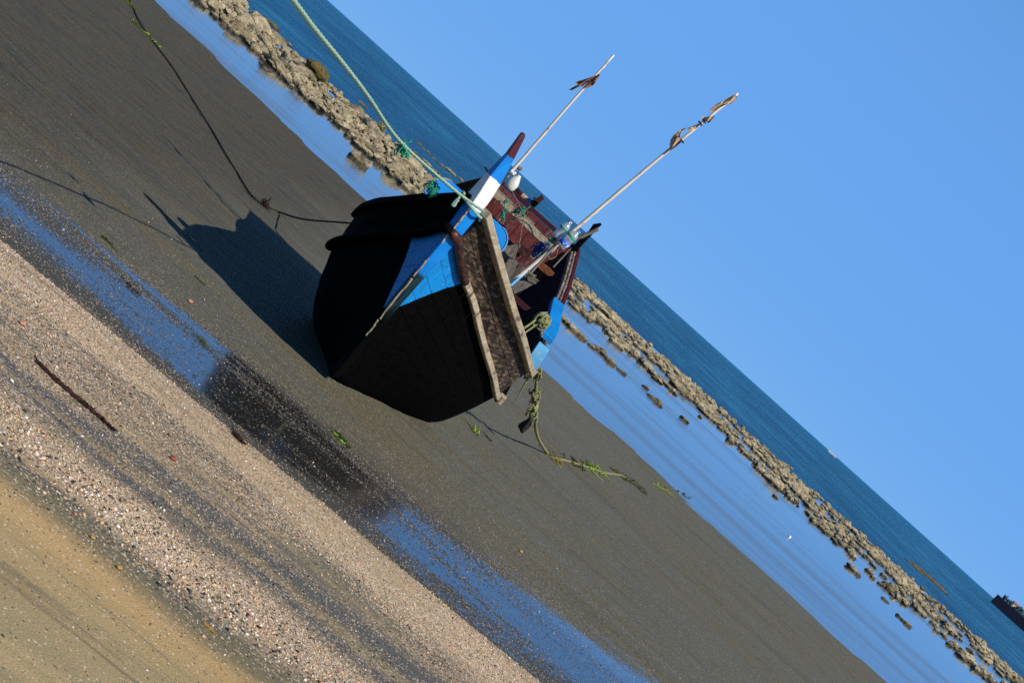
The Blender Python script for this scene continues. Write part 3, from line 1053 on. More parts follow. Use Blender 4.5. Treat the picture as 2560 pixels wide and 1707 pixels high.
CK = curve([(12.66, 0, .08), (13.0, 0, -.02), (13.6, 0, -.05), (14.5, 0, -.08), (15.2, 0, -.10), (16, 0, -.09), (16.8, 0, .02), (17.3, 0, .22), (17.58, 0, .45)])


def xc(y):
    return -.80 + .10 * (y - 12.1) / 3.4 if y < 15.5 else -.70 + .05 * (y - 15.5) / 2.3


def hp(u, v, side):
    """hull skin: u stem..transom, v keel 0 .. rail 1 .. gunwale 2"""
    if v >= 1:
        r, g = CR(u), CG(u)
        w = v - 1
        p = [a + (b - a) * w for a, b in zip(r, g)]
    else:
        pts = [c(u) for c in (CK, CF, CB, CR)]
        p = [pchip([0, .4, .7, 1], [q[i] for q in pts])(v) for i in range(3)]
    return Vector((xc(p[0]) + side * p[1], p[0], p[2]))


def hn(u, v, side):
    e = 0.01
    u0, u1 = max(0, u - e), min(1, u + e)
    lim = 1 if v < 1 else 2
    v0, v1 = max(0 if v < 1 else 1, v - e), min(lim - (1e-6 if lim == 1 else 0), v + e)
    n = (hp(u1, v, side) - hp(u0, v, side)).cross(hp(u, v1, side) - hp(u, v0, side))
    n.normalize()
    return n * -1 if n.x * side < 0 and abs(n.x) > 0.02 else (n if n.z < 0 or n.x * side > 0 else n * -1)


BOAT = empty("fishing_boat", (-0.72, 15.0, 0.0))
tag(BOAT, "beached wooden fishing boat with black tarred hull, blue bow and tall painted stem", "boat")


def u_of(curve_, y):
    y0, y1 = curve_(0)[0], curve_(1)[0]
    return (y - y0) / (y1 - y0)


def strake(name, v0, v1, side, mat, u0=0.0, u1=1.0, n=26, th=0.024, lift=0.0, gap=0.004, mid=True):
    g = gap
    vv = [v0 + g, (v0 + v1) / 2, v1 - g] if mid else [v0 + g, v1 - g]
    uu = [u0 + (u1 - u0) * (k / (n - 1)) ** 1.35 for k in range(n)]
    top, thd = [], []
    for u in uu:
        rt, rh = [], []
        for v in vv:
            nn = hn(min(max(u, 0.012), 0.99), v, side)
            rt.append(hp(u, v, side) + nn * lift)
            rh.append(nn * -th)
        top.append(rt)
        thd.append(rh)
    return build(name, MB().grid_slab(top, thd), mat, BOAT, smooth=False)


for side in (1, -1):
    vs_ = [0.0, .14, .28, .42, .54, .64, .72, .775, .83, .885, .94, 1.0]
    for a, b in zip(vs_[:-1], vs_[1:]):
        strake("hull_plank", a, b, side, M_hull, lift=random.uniform(-.0012, .0012), gap=0.0007)
    strake("upper_plank", 1.0, 1.52, side, M_strake if side > 0 else M_tar_shade, u0=0.02, lift=0.0, gap=.006)  # port planks go black: shade put into their colour
    strake("upper_plank", 1.52, 2.0, side, M_strake if side > 0 else M_tar_shade, u0=0.02, lift=0.003, gap=.006)


def rail(name, cv, side, mat, ya, yb, out0, out1, z0, z1, n=14, wob=0.0, round_=False):
    """a timber that follows one of the hull's long curves: from out0 to out1 outboard, z0 to z1 above it"""
    ua, ub = u_of(cv, ya), u_of(cv, yb)
    top, thd = [], []
    path, rad = [], []
    for k in range(n):
        u = ua + (ub - ua) * k / (n - 1)
        y, b, z = cv(u)
        e = 0.01
        ya_, ba_, _ = cv(max(0, u - e))
        yb_, bb_, _ = cv(min(1, u + e))
        nx, ny = side * (yb_ - ya_), -(bb_ - ba_)
        l = math.hypot(nx, ny)
        h = Vector((nx / l, ny / l, 0))
        c = Vector((xc(y) + side * b, y, z))
        j = wob * (vnoise(y * 5, 1.7 + side, 8) * 2)
        if round_:
            path.append(c + h * ((out0 + out1) / 2) + Vector((0, 0, (z0 + z1) / 2 + float(j))))
            rad.append((z1 - z0) / 2 * (1.25 if k == 0 else 1.0 + 0.2 * float(vnoise(y * 7, 3.3, 2))))
        else:
            a = c + h * out0 + Vector((0, 0, z1 + float(j)))
            b2 = c + h * out1 + Vector((0, 0, z1 + float(j)))
            top.append([a, b2])
            thd.append([Vector((0, 0, z0 - z1))] * 2)
    mb = MB()
    if round_ and ya < 12.2:
        path.insert(0, Vector((-.80 + side * .012, 12.055, path[0].z + .015)))
        rad.insert(0, rad[0] * 0.8)
    if round_:
        mb.tube(path, rad, 9)
    else:
        mb.grid_slab(top, thd)
    return build(name, mb, mat, BOAT, smooth=round_, bevel=0 if round_ else 0.005)


# added dark shell behind the planks, keeps light out of the seams
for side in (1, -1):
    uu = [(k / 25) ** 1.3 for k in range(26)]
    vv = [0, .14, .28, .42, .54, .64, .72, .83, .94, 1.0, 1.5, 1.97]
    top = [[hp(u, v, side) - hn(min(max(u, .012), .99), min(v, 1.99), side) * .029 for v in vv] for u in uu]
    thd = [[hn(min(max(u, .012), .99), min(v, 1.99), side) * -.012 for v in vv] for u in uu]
    build("seam_backing", MB().grid_slab(top, thd), M_navy, BOAT)

# gunwale caps
o = rail("gunwale_cap", CG, 1, M_tan, 12.17, 15.52, -.02, .068, -.006, .050, 22, .0015)
o["label"] = "sun-bleached tan gunwale board"
rail("gunwale_cap", CG, 1, M_blue_pale, 15.54, 16.14, -.075, .045, -.01, .045, 10)["label"] = "faded pale blue gunwale board"
rail("gunwale_cap", CG, 1, M_blue, 16.30, 17.05, -.10, .035, -.01, .05, 10)["label"] = "bright blue gunwale board"
rail("gunwale_cap", CG, 1, M_maroon, 17.06, 17.78, -.005, .035, -.01, .04, 10)["label"] = "maroon gunwale board"
rail("gunwale_cap", CG, 1, M_greyw, 17.0, 17.74, -.035, -.010, -.02, .035, 8)
rail("gunwale_cap", CG, 1, M_greyw, 17.02, 17.72, -.068, -.042, -.03, .03, 8)
rail("gunwale_cap", CG, -1, M_tar_shade, 12.17, 15.9, -.035, .045, -.012, .05, 22, .006)  # tan cap blackened, port-side shade is in the colour
rail("gunwale_cap", CG, -1, M_tar_shade, 15.92, 17.78, -.05, .045, -.01, .05, 12)
# rub rails below the upper planks
rail("rub_rail", CR, 1, M_rail_dark, 12.16, 12.74, .0, .06, -.032, .03, 10, .006, True)["label"] = "dark brown rounded rail end"
for (a, b) in ((12.75, 12.87), (12.90, 13.14), (13.17, 13.95), (13.96, 14.86)):
    rail("rub_rail", CR, 1, M_tan, a, b, .004, .05, -.026, .026, 10, .002)
rail("rub_rail", CR, 1, M_strake, 14.88, 15.12, .004, .045, -.03, .024, 6)
rail("rub_rail", CR, 1, M_tan, 15.13, 15.32, .004, .07, -.05, .03, 6)
rail("rub_rail", CR, -1, M_tar_shade, 12.16, 15.4, .0, .07, -.034, .034, 24, .006, True)  # port rail in the same painted shade
rail("rub_rail", CR, 1, M_tar_shade, 15.34, 17.5, .004, .05, -.028, .028, 14)
rail("rub_rail", CR, -1, M_tar_shade, 15.42, 17.5, .004, .05, -.028, .028, 14)

# stem post: a triangular timber that follows the bow edge and rises into a painted horn
def make_stem():
    sec = [  # y ridge, z, x ridge, x port back, x starboard back, depth
        (12.58, .05, -.782, -.82, -.745, .10), (12.34, .50, -.778, -.825, -.735, .10), (12.20, .81, -.785, -.84, -.735, .11), (12.12, 1.15, -.795, -.862, -.73, .12),
        (12.08, 1.40, -.80, -.872, -.728, .13), (12.07, 1.62, -.806, -.905, -.733, .14), (12.07, 1.74, -.83, -.903, -.745, .14), (12.08, 1.85, -.849, -.899, -.764, .13),
        (12.10, 2.03, -.857, -.888, -.808, .10), (12.12, 2.14, -.872, -.896, -.838, .07), (12.135, 2.19, -.884, -.900, -.852, .05), (12.15, 2.207, -.886, -.894, -.868, .03)]
    vs, fs = [], []
    for (y, z, xr, xp, xs_, d) in sec:
        vs += [(xr, y, z), (xs_, y + d * .8, z + .01), ((xs_ + xp) / 2 + .02, y + d * 1.8, z + .01), (xp, y + d * 1.7, z + .01)]
    for i in range(len(sec) - 1):
        for k in range(4):
            fs.append((4 * i + k, 4 * i + (k + 1) % 4, 4 * i + 4 + (k + 1) % 4, 4 * i + 4 + k))
    fs += [(3, 2, 1, 0), tuple(4 * (len(sec) - 1) + k for k in range(4))]
    st = build("stem_post", MB().add(vs, fs), M_stem, BOAT, bevel=0.006)
    # worn bare-wood edge strip, in broken lengths
    for (z0, z1) in ((.46, .60), (.62, .98), (1.0, 1.16), (1.30, 1.61)):
        path = []
        for k in range(7):
            z = z0 + (z1 - z0) * k / 6
            zz = [s_[1] for s_ in sec]
            y = float(np.interp(z, zz, [s_[0] for s_ in sec]))
            x = float(np.interp(z, zz, [s_[2] for s_ in sec]))
            path.append((x + random.uniform(-.004, .004), y - .002, z))
        build("edge_strip", MB().tube(path, [.005 + random.uniform(0, .005) for _ in path], 5), M_tan, st)
    # a stub of peg on the back of the horn
    build("peg", MB().tube([(-.885, 12.14, 1.86), (-.925, 12.15, 1.875)], .008, 6), M_grey, st)


make_stem()


# bow cross board with two rounded ears
def make_bow_board():
    y = 12.92
    pl, pr = at(1104, 446, y), at(1270, 594, y)
    cx, zt = (pl.x + pr.x) / 2, (pl.z + pr.z) / 2 + .03
    hw = (pr.x - pl.x) / 2 + .035
    out = []
    for k in range(13):
        a = math.pi / 2 * k / 12
        out.append((hw - .11 + .11 * math.sin(a), -.12 + .12 * math.cos(a)))
    out += [(hw - .01, -.17), (hw - .05, -.2)]
    prof = out + [(-x, z) for x, z in out[::-1]]
    n = len(prof)
    vs = [(cx + x, y + .7 * z, zt + z) for x, z in prof] + [(cx + x, y + .05 + .7 * z, zt + z) for x, z in prof]
    fs = [tuple(range(n)), tuple(range(2 * n - 1, n - 1, -1))] + [(i, (i + 1) % n, n + (i + 1) % n, n + i) for i in range(n)]
    b = build("bow_board", MB().add(vs, fs), M_blue, BOAT)
    for s in (1, -1):
        path = [(cx + s * x, y - .002 + .7 * z, zt + z) for x, z in out[:-1]]
        build("edge_trim", MB().tube(path, .006, 5), M_tan if s < 0 else M_blue_pale, b)


make_bow_board()

# floor, frames, thwarts
for k in range(7):
    x = -.71 + (k - 3) * .15
    build("floorboard", MB().box((x * .7 - .21, 15.1, .07), (.098, 1.9 - abs(k - 3) * .25, .022)), M_grey, BOAT)
for y in (13.4, 14.1, 14.8, 15.5, 16.2):
    for side in (1, -1):
        path = []
        for k in range(9):
            v = .25 + 1.7 * k / 8
            u = u_of(CG, y) if v > 1 else u_of(CB, y)
            u = min(max(u_of(CG, y) * .5 + u_of(CB, y) * .5, .05), .95)
            path.append(hp(u, v, side) + hn(u, v, side) * -.05)
        build("rib", MB().tube(path, .024, 6), M_navy, BOAT)


def board(name, pts, y, th, mat, lab=None):
    """a plank face outlined at its real depth, TH thick"""
    w = [at(px, py, y) for px, py in pts]
    n = len(w)
    vs = w + [p + Vector((0, th, 0)) for p in w]
    fs = [tuple(range(n)), tuple(range(2 * n - 1, n - 1, -1))] + [(i, (i + 1) % n, n + (i + 1) % n, n + i) for i in range(n)]
    o = build(name, MB().add(vs, fs), mat, BOAT, bevel=0.003)
    if lab:
        o["label"] = lab
    return o


# transom: upright red planks, weathered to grey lower down
def red_planks():
    t = NT("flaking_red_paint")
    tc = t.t.nodes.new('ShaderNodeTexCoord')
    sx = t.n('SeparateXYZ')
    t.t.links.new(tc.outputs['Object'], sx.inputs[0])
    g = t.noise(t.coord((14, 14, 1.6)), 3, 6, 0.65, 0.3)
    w = t.noise(t.coord((1, 1, 1)), 7, 6, 0.7)
    red = t.ramp(w, [(0.3, (0.045, 0.012, 0.014)), (0.5, (0.13, 0.022, 0.024)), (0.75, (0.21, 0.06, 0.055))])
    grey = t.ramp(g, [(0.3, (0.035, 0.026, 0.022)), (0.55, (0.11, 0.085, 0.07)), (0.75, (0.25, 0.2, 0.165))])
    z = t.math('ADD', sx.outputs[2], t.math('MULTIPLY', t.math('SUBTRACT', w, 0.5), 0.35))
    f = t.math('MULTIPLY', t.smooth(z, 1.26, 1.34), t.math('SUBTRACT', 1.0, t.math('MULTIPLY', t.smooth(g, 0.58, 0.66), 0.8)))
    oi = t.n('ObjectInfo')
    c = t.mix(f, grey, red)
    c = t.mix(1.0, c, t.ramp(oi.outputs['Random'], [(0, 0.7), (1, 1.0)]), 'MULTIPLY')
    t.bump(g, 0.5, 0.006)
    return t.fin(c, 0.7, 0.25)


M_redplank = red_planks()
tx = [(0, .45), (.28, .6), (.40, .95), (.48, 1.3), (.525, 1.80)]
tw = 1.05 / 9
for k in range(9):
    a = -.525 + tw * k
    b = a + tw - .006
    lo = float(np.interp(min(abs(a), abs(b)), [p[0] for p in tx], [p[1] for p in tx])) + .01
    j = random.uniform(0, .008)
    top = 1.785

    def ty(z):
        return 17.58 + (z - .45) / 1.35 * .2 + j - .03
    X = xc(17.8)
    zs = [lo + .03, (lo + top) / 2, top]
    rows = [[Vector((X + a, ty(z), z)), Vector((X + b, ty(z), z))] for z in zs]
    build("transom_plank", MB().grid_slab(rows, [[Vector((0, .025, 0))] * 2] * 3), M_redplank, BOAT)
X = xc(17.8)
build("transom_backing", MB().add([(X - .5, 17.835, 1.78), (X + .5, 17.835, 1.78), (X + .46, 17.77, 1.3), (X + .3, 17.69, .75), (X - .3, 17.69, .75), (X - .46, 17.77, 1.3)] + [(X - .5, 17.85, 1.78), (X + .5, 17.85, 1.78), (X + .46, 17.785, 1.3), (X + .3, 17.705, .75), (X - .3, 17.705, .75), (X - .46, 17.785, 1.3)], [(0, 1, 2, 3, 4, 5), (11, 10, 9, 8, 7, 6)] + [(i, (i + 1) % 6, 6 + (i + 1) % 6, 6 + i) for i in range(6)]), M_tar_shade, BOAT)  # added dark backing, stops brightness showing between the transom planks
build("transom_rail", MB().box((X, 17.80, 1.812), (1.10, .07, .045)), M_maroon, BOAT, bevel=.005)
build("stern_beam", MB().box((X - .06, 17.50, 1.675), (.86, .06, .066), Matrix.Rotation(.03, 3, 'Y')), M_tan, BOAT, bevel=.004)
build("stern_beam", MB().box((X - .20, 17.54, 1.72), (.5, .05, .03), Matrix.Rotation(.03, 3, 'Y')), M_grey, BOAT, bevel=.004)

# thwarts and stern deck boards
board("thwart", [(1292, 628), (1306, 612), (1332, 632), (1324, 646), (1316, 652)], 16.85, .12, M_rail_dark, "dark brown stub of a broken beam")
board("thwart", [(1340, 662), (1349, 652), (1372, 668), (1386, 684), (1380, 690), (1370, 690), (1356, 680)], 16.75, .12, M_rust, "short rust-orange beam end")
board("deck_board", [(1251, 618), (1286, 611), (1302, 614), (1293, 627), (1286, 648), (1272, 642), (1261, 629)], 17.15, .05, M_grey)
board("deck_board", [(1240, 622), (1260, 630), (1274, 643), (1258, 666), (1236, 640)], 17.0, .05, M_grey)
board("deck_board", [(1271, 649), (1285, 649), (1299, 661), (1288, 676), (1272, 694), (1258, 670)], 16.85, .06, M_grey)
board("deck_board", [(1314, 681), (1330, 684), (1340, 696), (1348, 702), (1337, 711), (1319, 702)], 16.6, .06, M_grey)
board("deck_board", [(1277, 720), (1296, 701), (1313, 703), (1332, 712), (1310, 724), (1286, 735)], 16.45, .06, M_grey)
board("deck_board", [(1290, 690), (1300, 678), (1316, 690), (1306, 702)], 16.7, .05, M_greyw)
board("thwart", [(1278, 732), (1284, 734), (1326, 771), (1318, 776), (1310, 776), (1282, 752)], 16.2, .10, M_maroon, "maroon thwart with pale worn top edge")

# rudder head above the transom: banded bar, rusty clamp, dark post
rh = build("rudder_head", MB().tube([at(1317, 528, 17.86), at(1330, 518, 17.86), at(1346, 504, 17.86)], [.022, .02, .02], 8), M_tar_shade, BOAT, smooth=True)
bar = [at(1284, 470, 17.9), at(1297, 480, 17.9), at(1304, 488, 17.9), at(1318, 500, 17.9), at(1327, 506, 17.9), at(1338, 508, 17.9)]
for (i, mt) in ((0, M_navy), (1, M_maroon), (2, M_tan), (3, M_blue), (4, M_maroon)):
    build("bar_band", MB().tube([bar[i], bar[i + 1]], [.028, .028], 9), mt, rh)
cpt = at(1350, 498, 17.86)
build("clamp", MB().box(cpt, (.05, .06, .085), Matrix.Rotation(.15, 3, 'Y')).box(cpt + Vector((-.03, -.01, -.03)), (.05, .07, .03)), M_rail_dark, rh, bevel=.006)
build("tiller_end", MB().tube([at(1279, 456, 17.9), at(1285, 463, 17.9), at(1291, 471, 17.9)], [.028, .03, .024], 8), M_tan, rh)
build("tiller_end", MB().tube([at(1290, 413, 17.7), at(1300, 424, 17.7), at(1306, 422, 17.7)], [.02, .024, .012], 7), M_grey, rh)
# upright post at the stern quarter and its bleached branch
build("quarter_post", MB().tube([at(1432, 628, 17.75), at(1450, 608, 17.75), at(1478, 580, 17.75), at(1488, 566, 17.75), at(1503, 560, 17.75)], [.032, .03, .026, .03, .012], 8), M_tar_shade, BOAT)
build("crook", MB().tube([at(1428, 600, 17.6), at(1442, 595, 17.6), at(1456, 591, 17.6), at(1470, 584, 17.6), at(1486, 577, 17.6), at(1496, 573, 17.6)], [.022, .022, .02, .019, .02, .018], 8), M_grey, BOAT, smooth=True)

# ================================================================= THINGS ON THE BOAT
M_bamboo = wood("bamboo", (0.52, 0.38, 0.26), (0.72, 0.60, 0.46), (0.85, 0.78, 0.66), (20, 20, 2.0), 0.55, 2.0, (0.25, 0.15, 0.08), 0.5, 0.15)
M_rag = plain("brown_rag", (0.22, 0.105, 0.06), 0.9, 0.5, 25, 0.3)
M_rag2 = plain("khaki_rag", (0.46, 0.32, 0.20), 0.9, 0.3, 25, 0.3)
M_green = plain("green_net_twine", (0.03, 0.28, 0.17), 0.8, 0.5, 40, 0.4)
M_greenpale = plain("pale_green_rope", (0.27, 0.42, 0.31), 0.85, 0.25, 90, 0.8)
M_olive = plain("weedy_olive_rope", (0.20, 0.20, 0.09), 0.9, 0.6, 40, 0.9)
M_blackrope = plain("wet_black_rope", (0.010, 0.011, 0.010), 0.8, 0.4, 60, 0.8)
M_weed = plain("bright_green_weed", (0.15, 0.225, 0.012), 0.55, 0.5, 30, 0.3)
M_weed_d = plain("dark_weed", (0.035, 0.05, 0.012), 0.6, 0.6, 30, 0.3)
M_brownweed = plain("dry_brown_weed", (0.035, 0.014, 0.012), 0.9, 0.6, 30, 0.6)
M_bluenet = plain("blue_net", (0.012, 0.05, 0.22), 0.8, 0.5, 40, 0.5)


def rag(parent, pts, y, mat, curl=0.03):
    """torn cloth: outline points at depth y, curled in depth, with real thickness"""
    w = [at(px, py, y) for px, py in pts]
    c = sum(w, Vector()) / len(w)
    vs, fs = [], []
    n = len(w)
    ring = []
    for k, p in enumerate(w):
        q = p + Vector((0, curl * math.sin(k * 1.9), 0))
        ring.append(q)
    midr = [c + (p - c) * .5 + Vector((0, curl * .7 * math.cos(k * 1.3), 0)) for k, p in enumerate(ring)]
    for dy in (0, .004):
        vs += [p + Vector((0, dy, 0)) for p in ring] + [p + Vector((0, dy, 0)) for p in midr] + [c + Vector((0, dy - curl * .5, 0))]
    o = 2 * n + 1
    for k in range(n):
        k2 = (k + 1) % n
        fs += [(k, k2, n + k2, n + k), (n + k, n + k2, 2 * n), (o + k2, o + k, o + n + k, o + n + k2), (o + n + k2, o + n + k, o + 2 * n), (k2, k, o + k, o + k2)]
    return build("rag", MB().add(vs, fs), mat, parent, fix=False)


def bamboo_pole(name, a, b, r0, r1, label, n=26):
    t = empty(name, a)
    path, rad = [], []
    for k in range(n):
        f = k / (n - 1)
        p = a.lerp(b, f) + Vector((.012 * math.sin(f * 5 + r0 * 300), .01 * math.cos(f * 4), 0)) * (1 - abs(2 * f - 1))
        path.append(p)
        rad.append((r0 + (r1 - r0) * f) * (1.12 if k % 4 == 0 else 1.0))
    build("pole", MB().tube(path, rad, 9), M_bamboo, t, smooth=True)
    tag(t, label, "pole", "bamboo marker poles in the boat")
    return t


def C5(x, y):
    return (1380 + x / 4.356, 100 + y / 4.356)


# pole with the cluster of rags near its top, standing behind the stem
pa, pb = at(1291, 410, 16.4), at(1535, 138, 16.4)
lowd = (pa - pb).normalized()
pole1 = bamboo_pole("marker_pole", pa + lowd * 1.25, pb, .019, .009, "thin bamboo pole behind the stem with a bunched brown rag near its tip")
rag(pole1, [C5(*p) for p in ((250, 460), (330, 435), (430, 405), (470, 395), (400, 450), (330, 510), (290, 515), (210, 550), (180, 540), (280, 490))], 16.37, M_rag)
rag(pole1, [C5(*p) for p in ((440, 400), (510, 365), (520, 390), (480, 460), (440, 500), (370, 530), (340, 535), (420, 460))], 16.38, M_rag)
rag(pole1, [C5(*p) for p in ((460, 385), (600, 225), (605, 235), (500, 365))], 16.42, M_rag)
build("split_tip", MB().tube([at(*C5(560, 310), 16.4), at(*C5(630, 215), 16.41), at(*C5(655, 165), 16.41)], [.006, .005, .003], 5), M_bamboo, pole1)

pa, pb = at(1273, 707, 15.5), at(1845, 234, 15.5)
lowd = (pa - pb).normalized()
pole2 = bamboo_pole("marker_pole", pa + lowd * 1.1, pb, .021, .011, "long bamboo pole amidships with torn khaki rags down its upper end")
rag(pole2, [C5(*p) for p in ((2005, 585), (1880, 650), (1770, 715), (1698, 772), (1750, 778), (1830, 735), (1900, 705), (1960, 680), (2010, 640))], 15.47, M_rag2)
rag(pole2, [C5(*p) for p in ((1640, 835), (1700, 840), (1760, 830), (1700, 890), (1650, 885), (1625, 870))], 15.46, M_rag2)
rag(pole2, [C5(*p) for p in ((1690, 880), (1770, 820), (1760, 850), (1720, 895), (1700, 905))], 15.53, M_rag)
rag(pole2, [C5(*p) for p in ((1630, 900), (1540, 935), (1465, 965), (1490, 985), (1540, 995), (1600, 940))], 15.47, M_rag2)
rag(pole2, [C5(*p) for p in ((1465, 955), (1415, 970), (1390, 985), (1330, 1030), (1290, 1090), (1280, 1160), (1310, 1170), (1390, 1100), (1405, 1090), (1390, 1050), (1405, 1000))], 15.46, M_rag2)
rag(pole2, [C5(*p) for p in ((1410, 1090), (1380, 1100), (1320, 1150), (1220, 1245), (1230, 1250), (1340, 1170), (1410, 1115))], 15.47, M_rag)
rag(pole2, [C5(*p) for p in ((2020, 600), (2010, 640), (1960, 690), (1930, 710), (1950, 660), (2000, 610))], 15.53, M_rag)
for (x, y) in ((1650, 890), (1610, 915), (1410, 1105)):
    c = at(*C5(x, y), 15.5)
    build("tie", MB().tube([c + Vector((.022 * math.cos(a), .022 * math.sin(a), .01 * math.sin(a * .5))) for a in np.linspace(0, 6.1, 9)], .006, 5), M_brownweed, pole2)

# oar shaft and stick lying beside the pole
mb = MB().tube([at(1276, 714, 15.42), at(1330, 666, 15.6), at(1352, 640, 15.9)], .014, 7)
o = build("oar_shaft", mb, M_blue_pale, origin=at(1276, 714, 15.42))
tag(o, "pale blue oar shaft lying along the long bamboo pole", "oar")
mb = MB().tube([at(1318, 692, 15.3), at(1346, 660, 15.35), at(1384, 618, 15.4)], .011, 7)
o = build("stick", mb, M_grey, origin=at(1318, 692, 15.3))
tag(o, "thin grey stick leaning beside the long bamboo pole", "stick")
mb = MB().tube([at(1383, 668, 17.2), at(1426, 622, 17.3)], .008, 6)
o = build("stick", mb, M_grey, origin=at(1383, 668, 17.2))
tag(o, "thin bluish rod in the shaded stern quarter", "rod")


# ---- bottles and jug tied to the poles
def pet():
    t = NT("clear_plastic")
    g = t.n('BsdfGlossy', Roughness=0.12)
    g.inputs['Color'].default_value = (0.9, 0.95, 1, 1)
    d = t.n('BsdfDiffuse')
    d.inputs['Color'].default_value = (0.62, 0.66, 0.66, 1)
    tr = t.n('BsdfTransparent')
    n = t.noise(t.coord(), 30, 3)
    t.bump(n, 0.4, 0.01)
    b = t.n('Bump', Strength=0.5, Distance=0.01)
    t.t.links.new(n, b.inputs['Height'])
    t.t.links.new(b.outputs[0], g.inputs['Normal'])
    m1 = t.n('MixShader', Fac=0.42)
    t.t.links.new(tr.outputs[0], m1.inputs[1])
    t.t.links.new(d.outputs[0], m1.inputs[2])
    lw = t.n('LayerWeight', Blend=0.35)
    m2 = t.n('MixShader')
    t.t.links.new(t.math('ADD', t.math('MULTIPLY', lw.outputs['Facing'], 0.6), 0.08), m2.inputs[0])
    t.t.links.new(m1.outputs[0], m2.inputs[1])
    t.t.links.new(g.outputs[0], m2.inputs[2])
    t.t.links.new(m2.outputs[0], t.out.inputs['Surface'])
    return t.m


M_pet = pet()
M_capp = plain("pink_cap", (0.75, 0.5, 0.6), 0.4, 0.05)
M_capb = plain("blue_cap", (0.2, 0.35, 0.85), 0.4, 0.05)
M_lab = paint("blue_label", (0.03, 0.15, 0.62), (0.7, 0.75, 0.85), 0.95, 0.5, (6, 6, 6), 0.5)


def bottle(a, b, r, cap, label_mat, label, twine):
    t = empty("plastic_bottle", a)
    ax = (b - a)
    L = ax.length
    ax.normalize()
    prof = [(0, r * .6), (.02 * L, r * .9), (.06 * L, r), (.28 * L, r), (.31 * L, r * .93), (.34 * L, r), (.40 * L, r * .93), (.43 * L, r), (.6 * L, r), (.63 * L, r * .92), (.70 * L, r * .95), (.78 * L, r * .8), (.86 * L, r * .5), (.90 * L, r * .36), (.94 * L, r * .36)]
    build("body", MB().lathe(a, ax, prof, 18), M_pet, t, smooth=True)
    build("cap", MB().lathe(a + ax * L * .93, ax, [(0, r * .42), (.07 * L, r * .42)], 12), cap, t)
    if label_mat:
        build("label", MB().lathe(a + ax * L * .12, ax, [(0, r * 1.02), (.24 * L, r * 1.02)], 18), label_mat, t, smooth=True)
    build("twine", MB().lathe(a + ax * L * twine, ax, [(0, r * 1.03), (.01, r * 1.07), (.02, r * 1.03)], 16), M_green, t)
    tag(t, label, "bottle", "empty bottles tied to the long pole")


bottle(at(1387, 594, 15.45), at(1428, 554, 15.45), .040, M_capp, None, "clear plastic bottle with pink cap tied to the long bamboo pole", .5)
bottle(at(1399, 617, 15.40), at(1449, 577, 15.40), .046, M_capb, M_lab, "clear plastic bottle with blue cap and torn blue label on the long pole", .55)


def jug():
    t = empty("plastic_jug", at(1268, 476, 16.3))
    a, b = at(1268, 474, 16.32), at(1276, 428, 16.32)
    ax = Vector((0.05, 0, 1)).normalized()
    c = at(1268, 472, 16.32)
    build("body", MB().lathe(c, ax, [(0, .03), (.008, .045), (.03, .056), (.07, .058), (.10, .05), (.13, .034), (.15, .02), (.165, .018)], 18), plain("milky_plastic", (0.66, 0.64, 0.56), 0.35, 0.15, 12, 0.1), t, smooth=True)
    build("strap", MB().tube([at(1277, 428, 16.36), at(1283, 434, 16.36), at(1290, 431, 16.36)], [.02, .022, .016], 8), plain("white_cloth", (0.75, 0.73, 0.68), 0.7, 0.1), t)
    build("cord", MB().tube([c + Vector((0.02, 0, .02)), at(1296, 508, 16.9), at(1310, 540, 17.3)], .005, 5), M_grey, t)
    tag(t, "small milky white plastic jug hung at the foot of the thin pole", "jug")


jug()


def spline(pts, n=60):
    pts = [Vector(p) for p in pts]
    P_ = [pts[0] * 2 - pts[1]] + pts + [pts[-1] * 2 - pts[-2]]
    out = []
    for i in range(1, len(P_) - 2):
        k = max(2, n // (len(pts) - 1))
        for j in range(k):
            t = j / k
            a, b, c, d = P_[i - 1], P_[i], P_[i + 1], P_[i + 2]
            out.append(.5 * ((2 * b) + (c - a) * t + (2 * a - 5 * b + 4 * c - d) * t * t + (3 * b - a - 3 * c + d) * t ** 3))
    out.append(pts[-1])
    return out


def rope_mesh(path, r, strands=3, pitch=0.07):
    """laid rope: three strands twisted round the path"""
    mb = MB()
    path = [Vector(p) for p in path]
    # resample finely enough for the lay
    L = [0.0]
    for a, b in zip(path[:-1], path[1:]):
        L.append(L[-1] + (b - a).length)
    n = int(min(700, max(30, L[-1] / pitch * 5)))
    ds = np.linspace(0, L[-1], n)
    arr = np.array([p[:] for p in path])
    res = np.stack([np.interp(ds, L, arr[:, k]) for k in range(3)], -1)
    for s in range(strands):
        pp = []
        u = None
        for i in range(n):
            t = Vector(res[min(i + 1, n - 1)] - res[max(i - 1, 0)]).normalized()
            u = t.orthogonal().normalized() if u is None else (u - t * u.dot(t)).normalized()
            w = t.cross(u)
            a = 2 * math.pi * (ds[i] / pitch + s / strands)
            pp.append(Vector(res[i]) + (u * math.cos(a) + w * math.sin(a)) * r * .58)
        mb.tube(pp, r * .50, 5)
    return mb


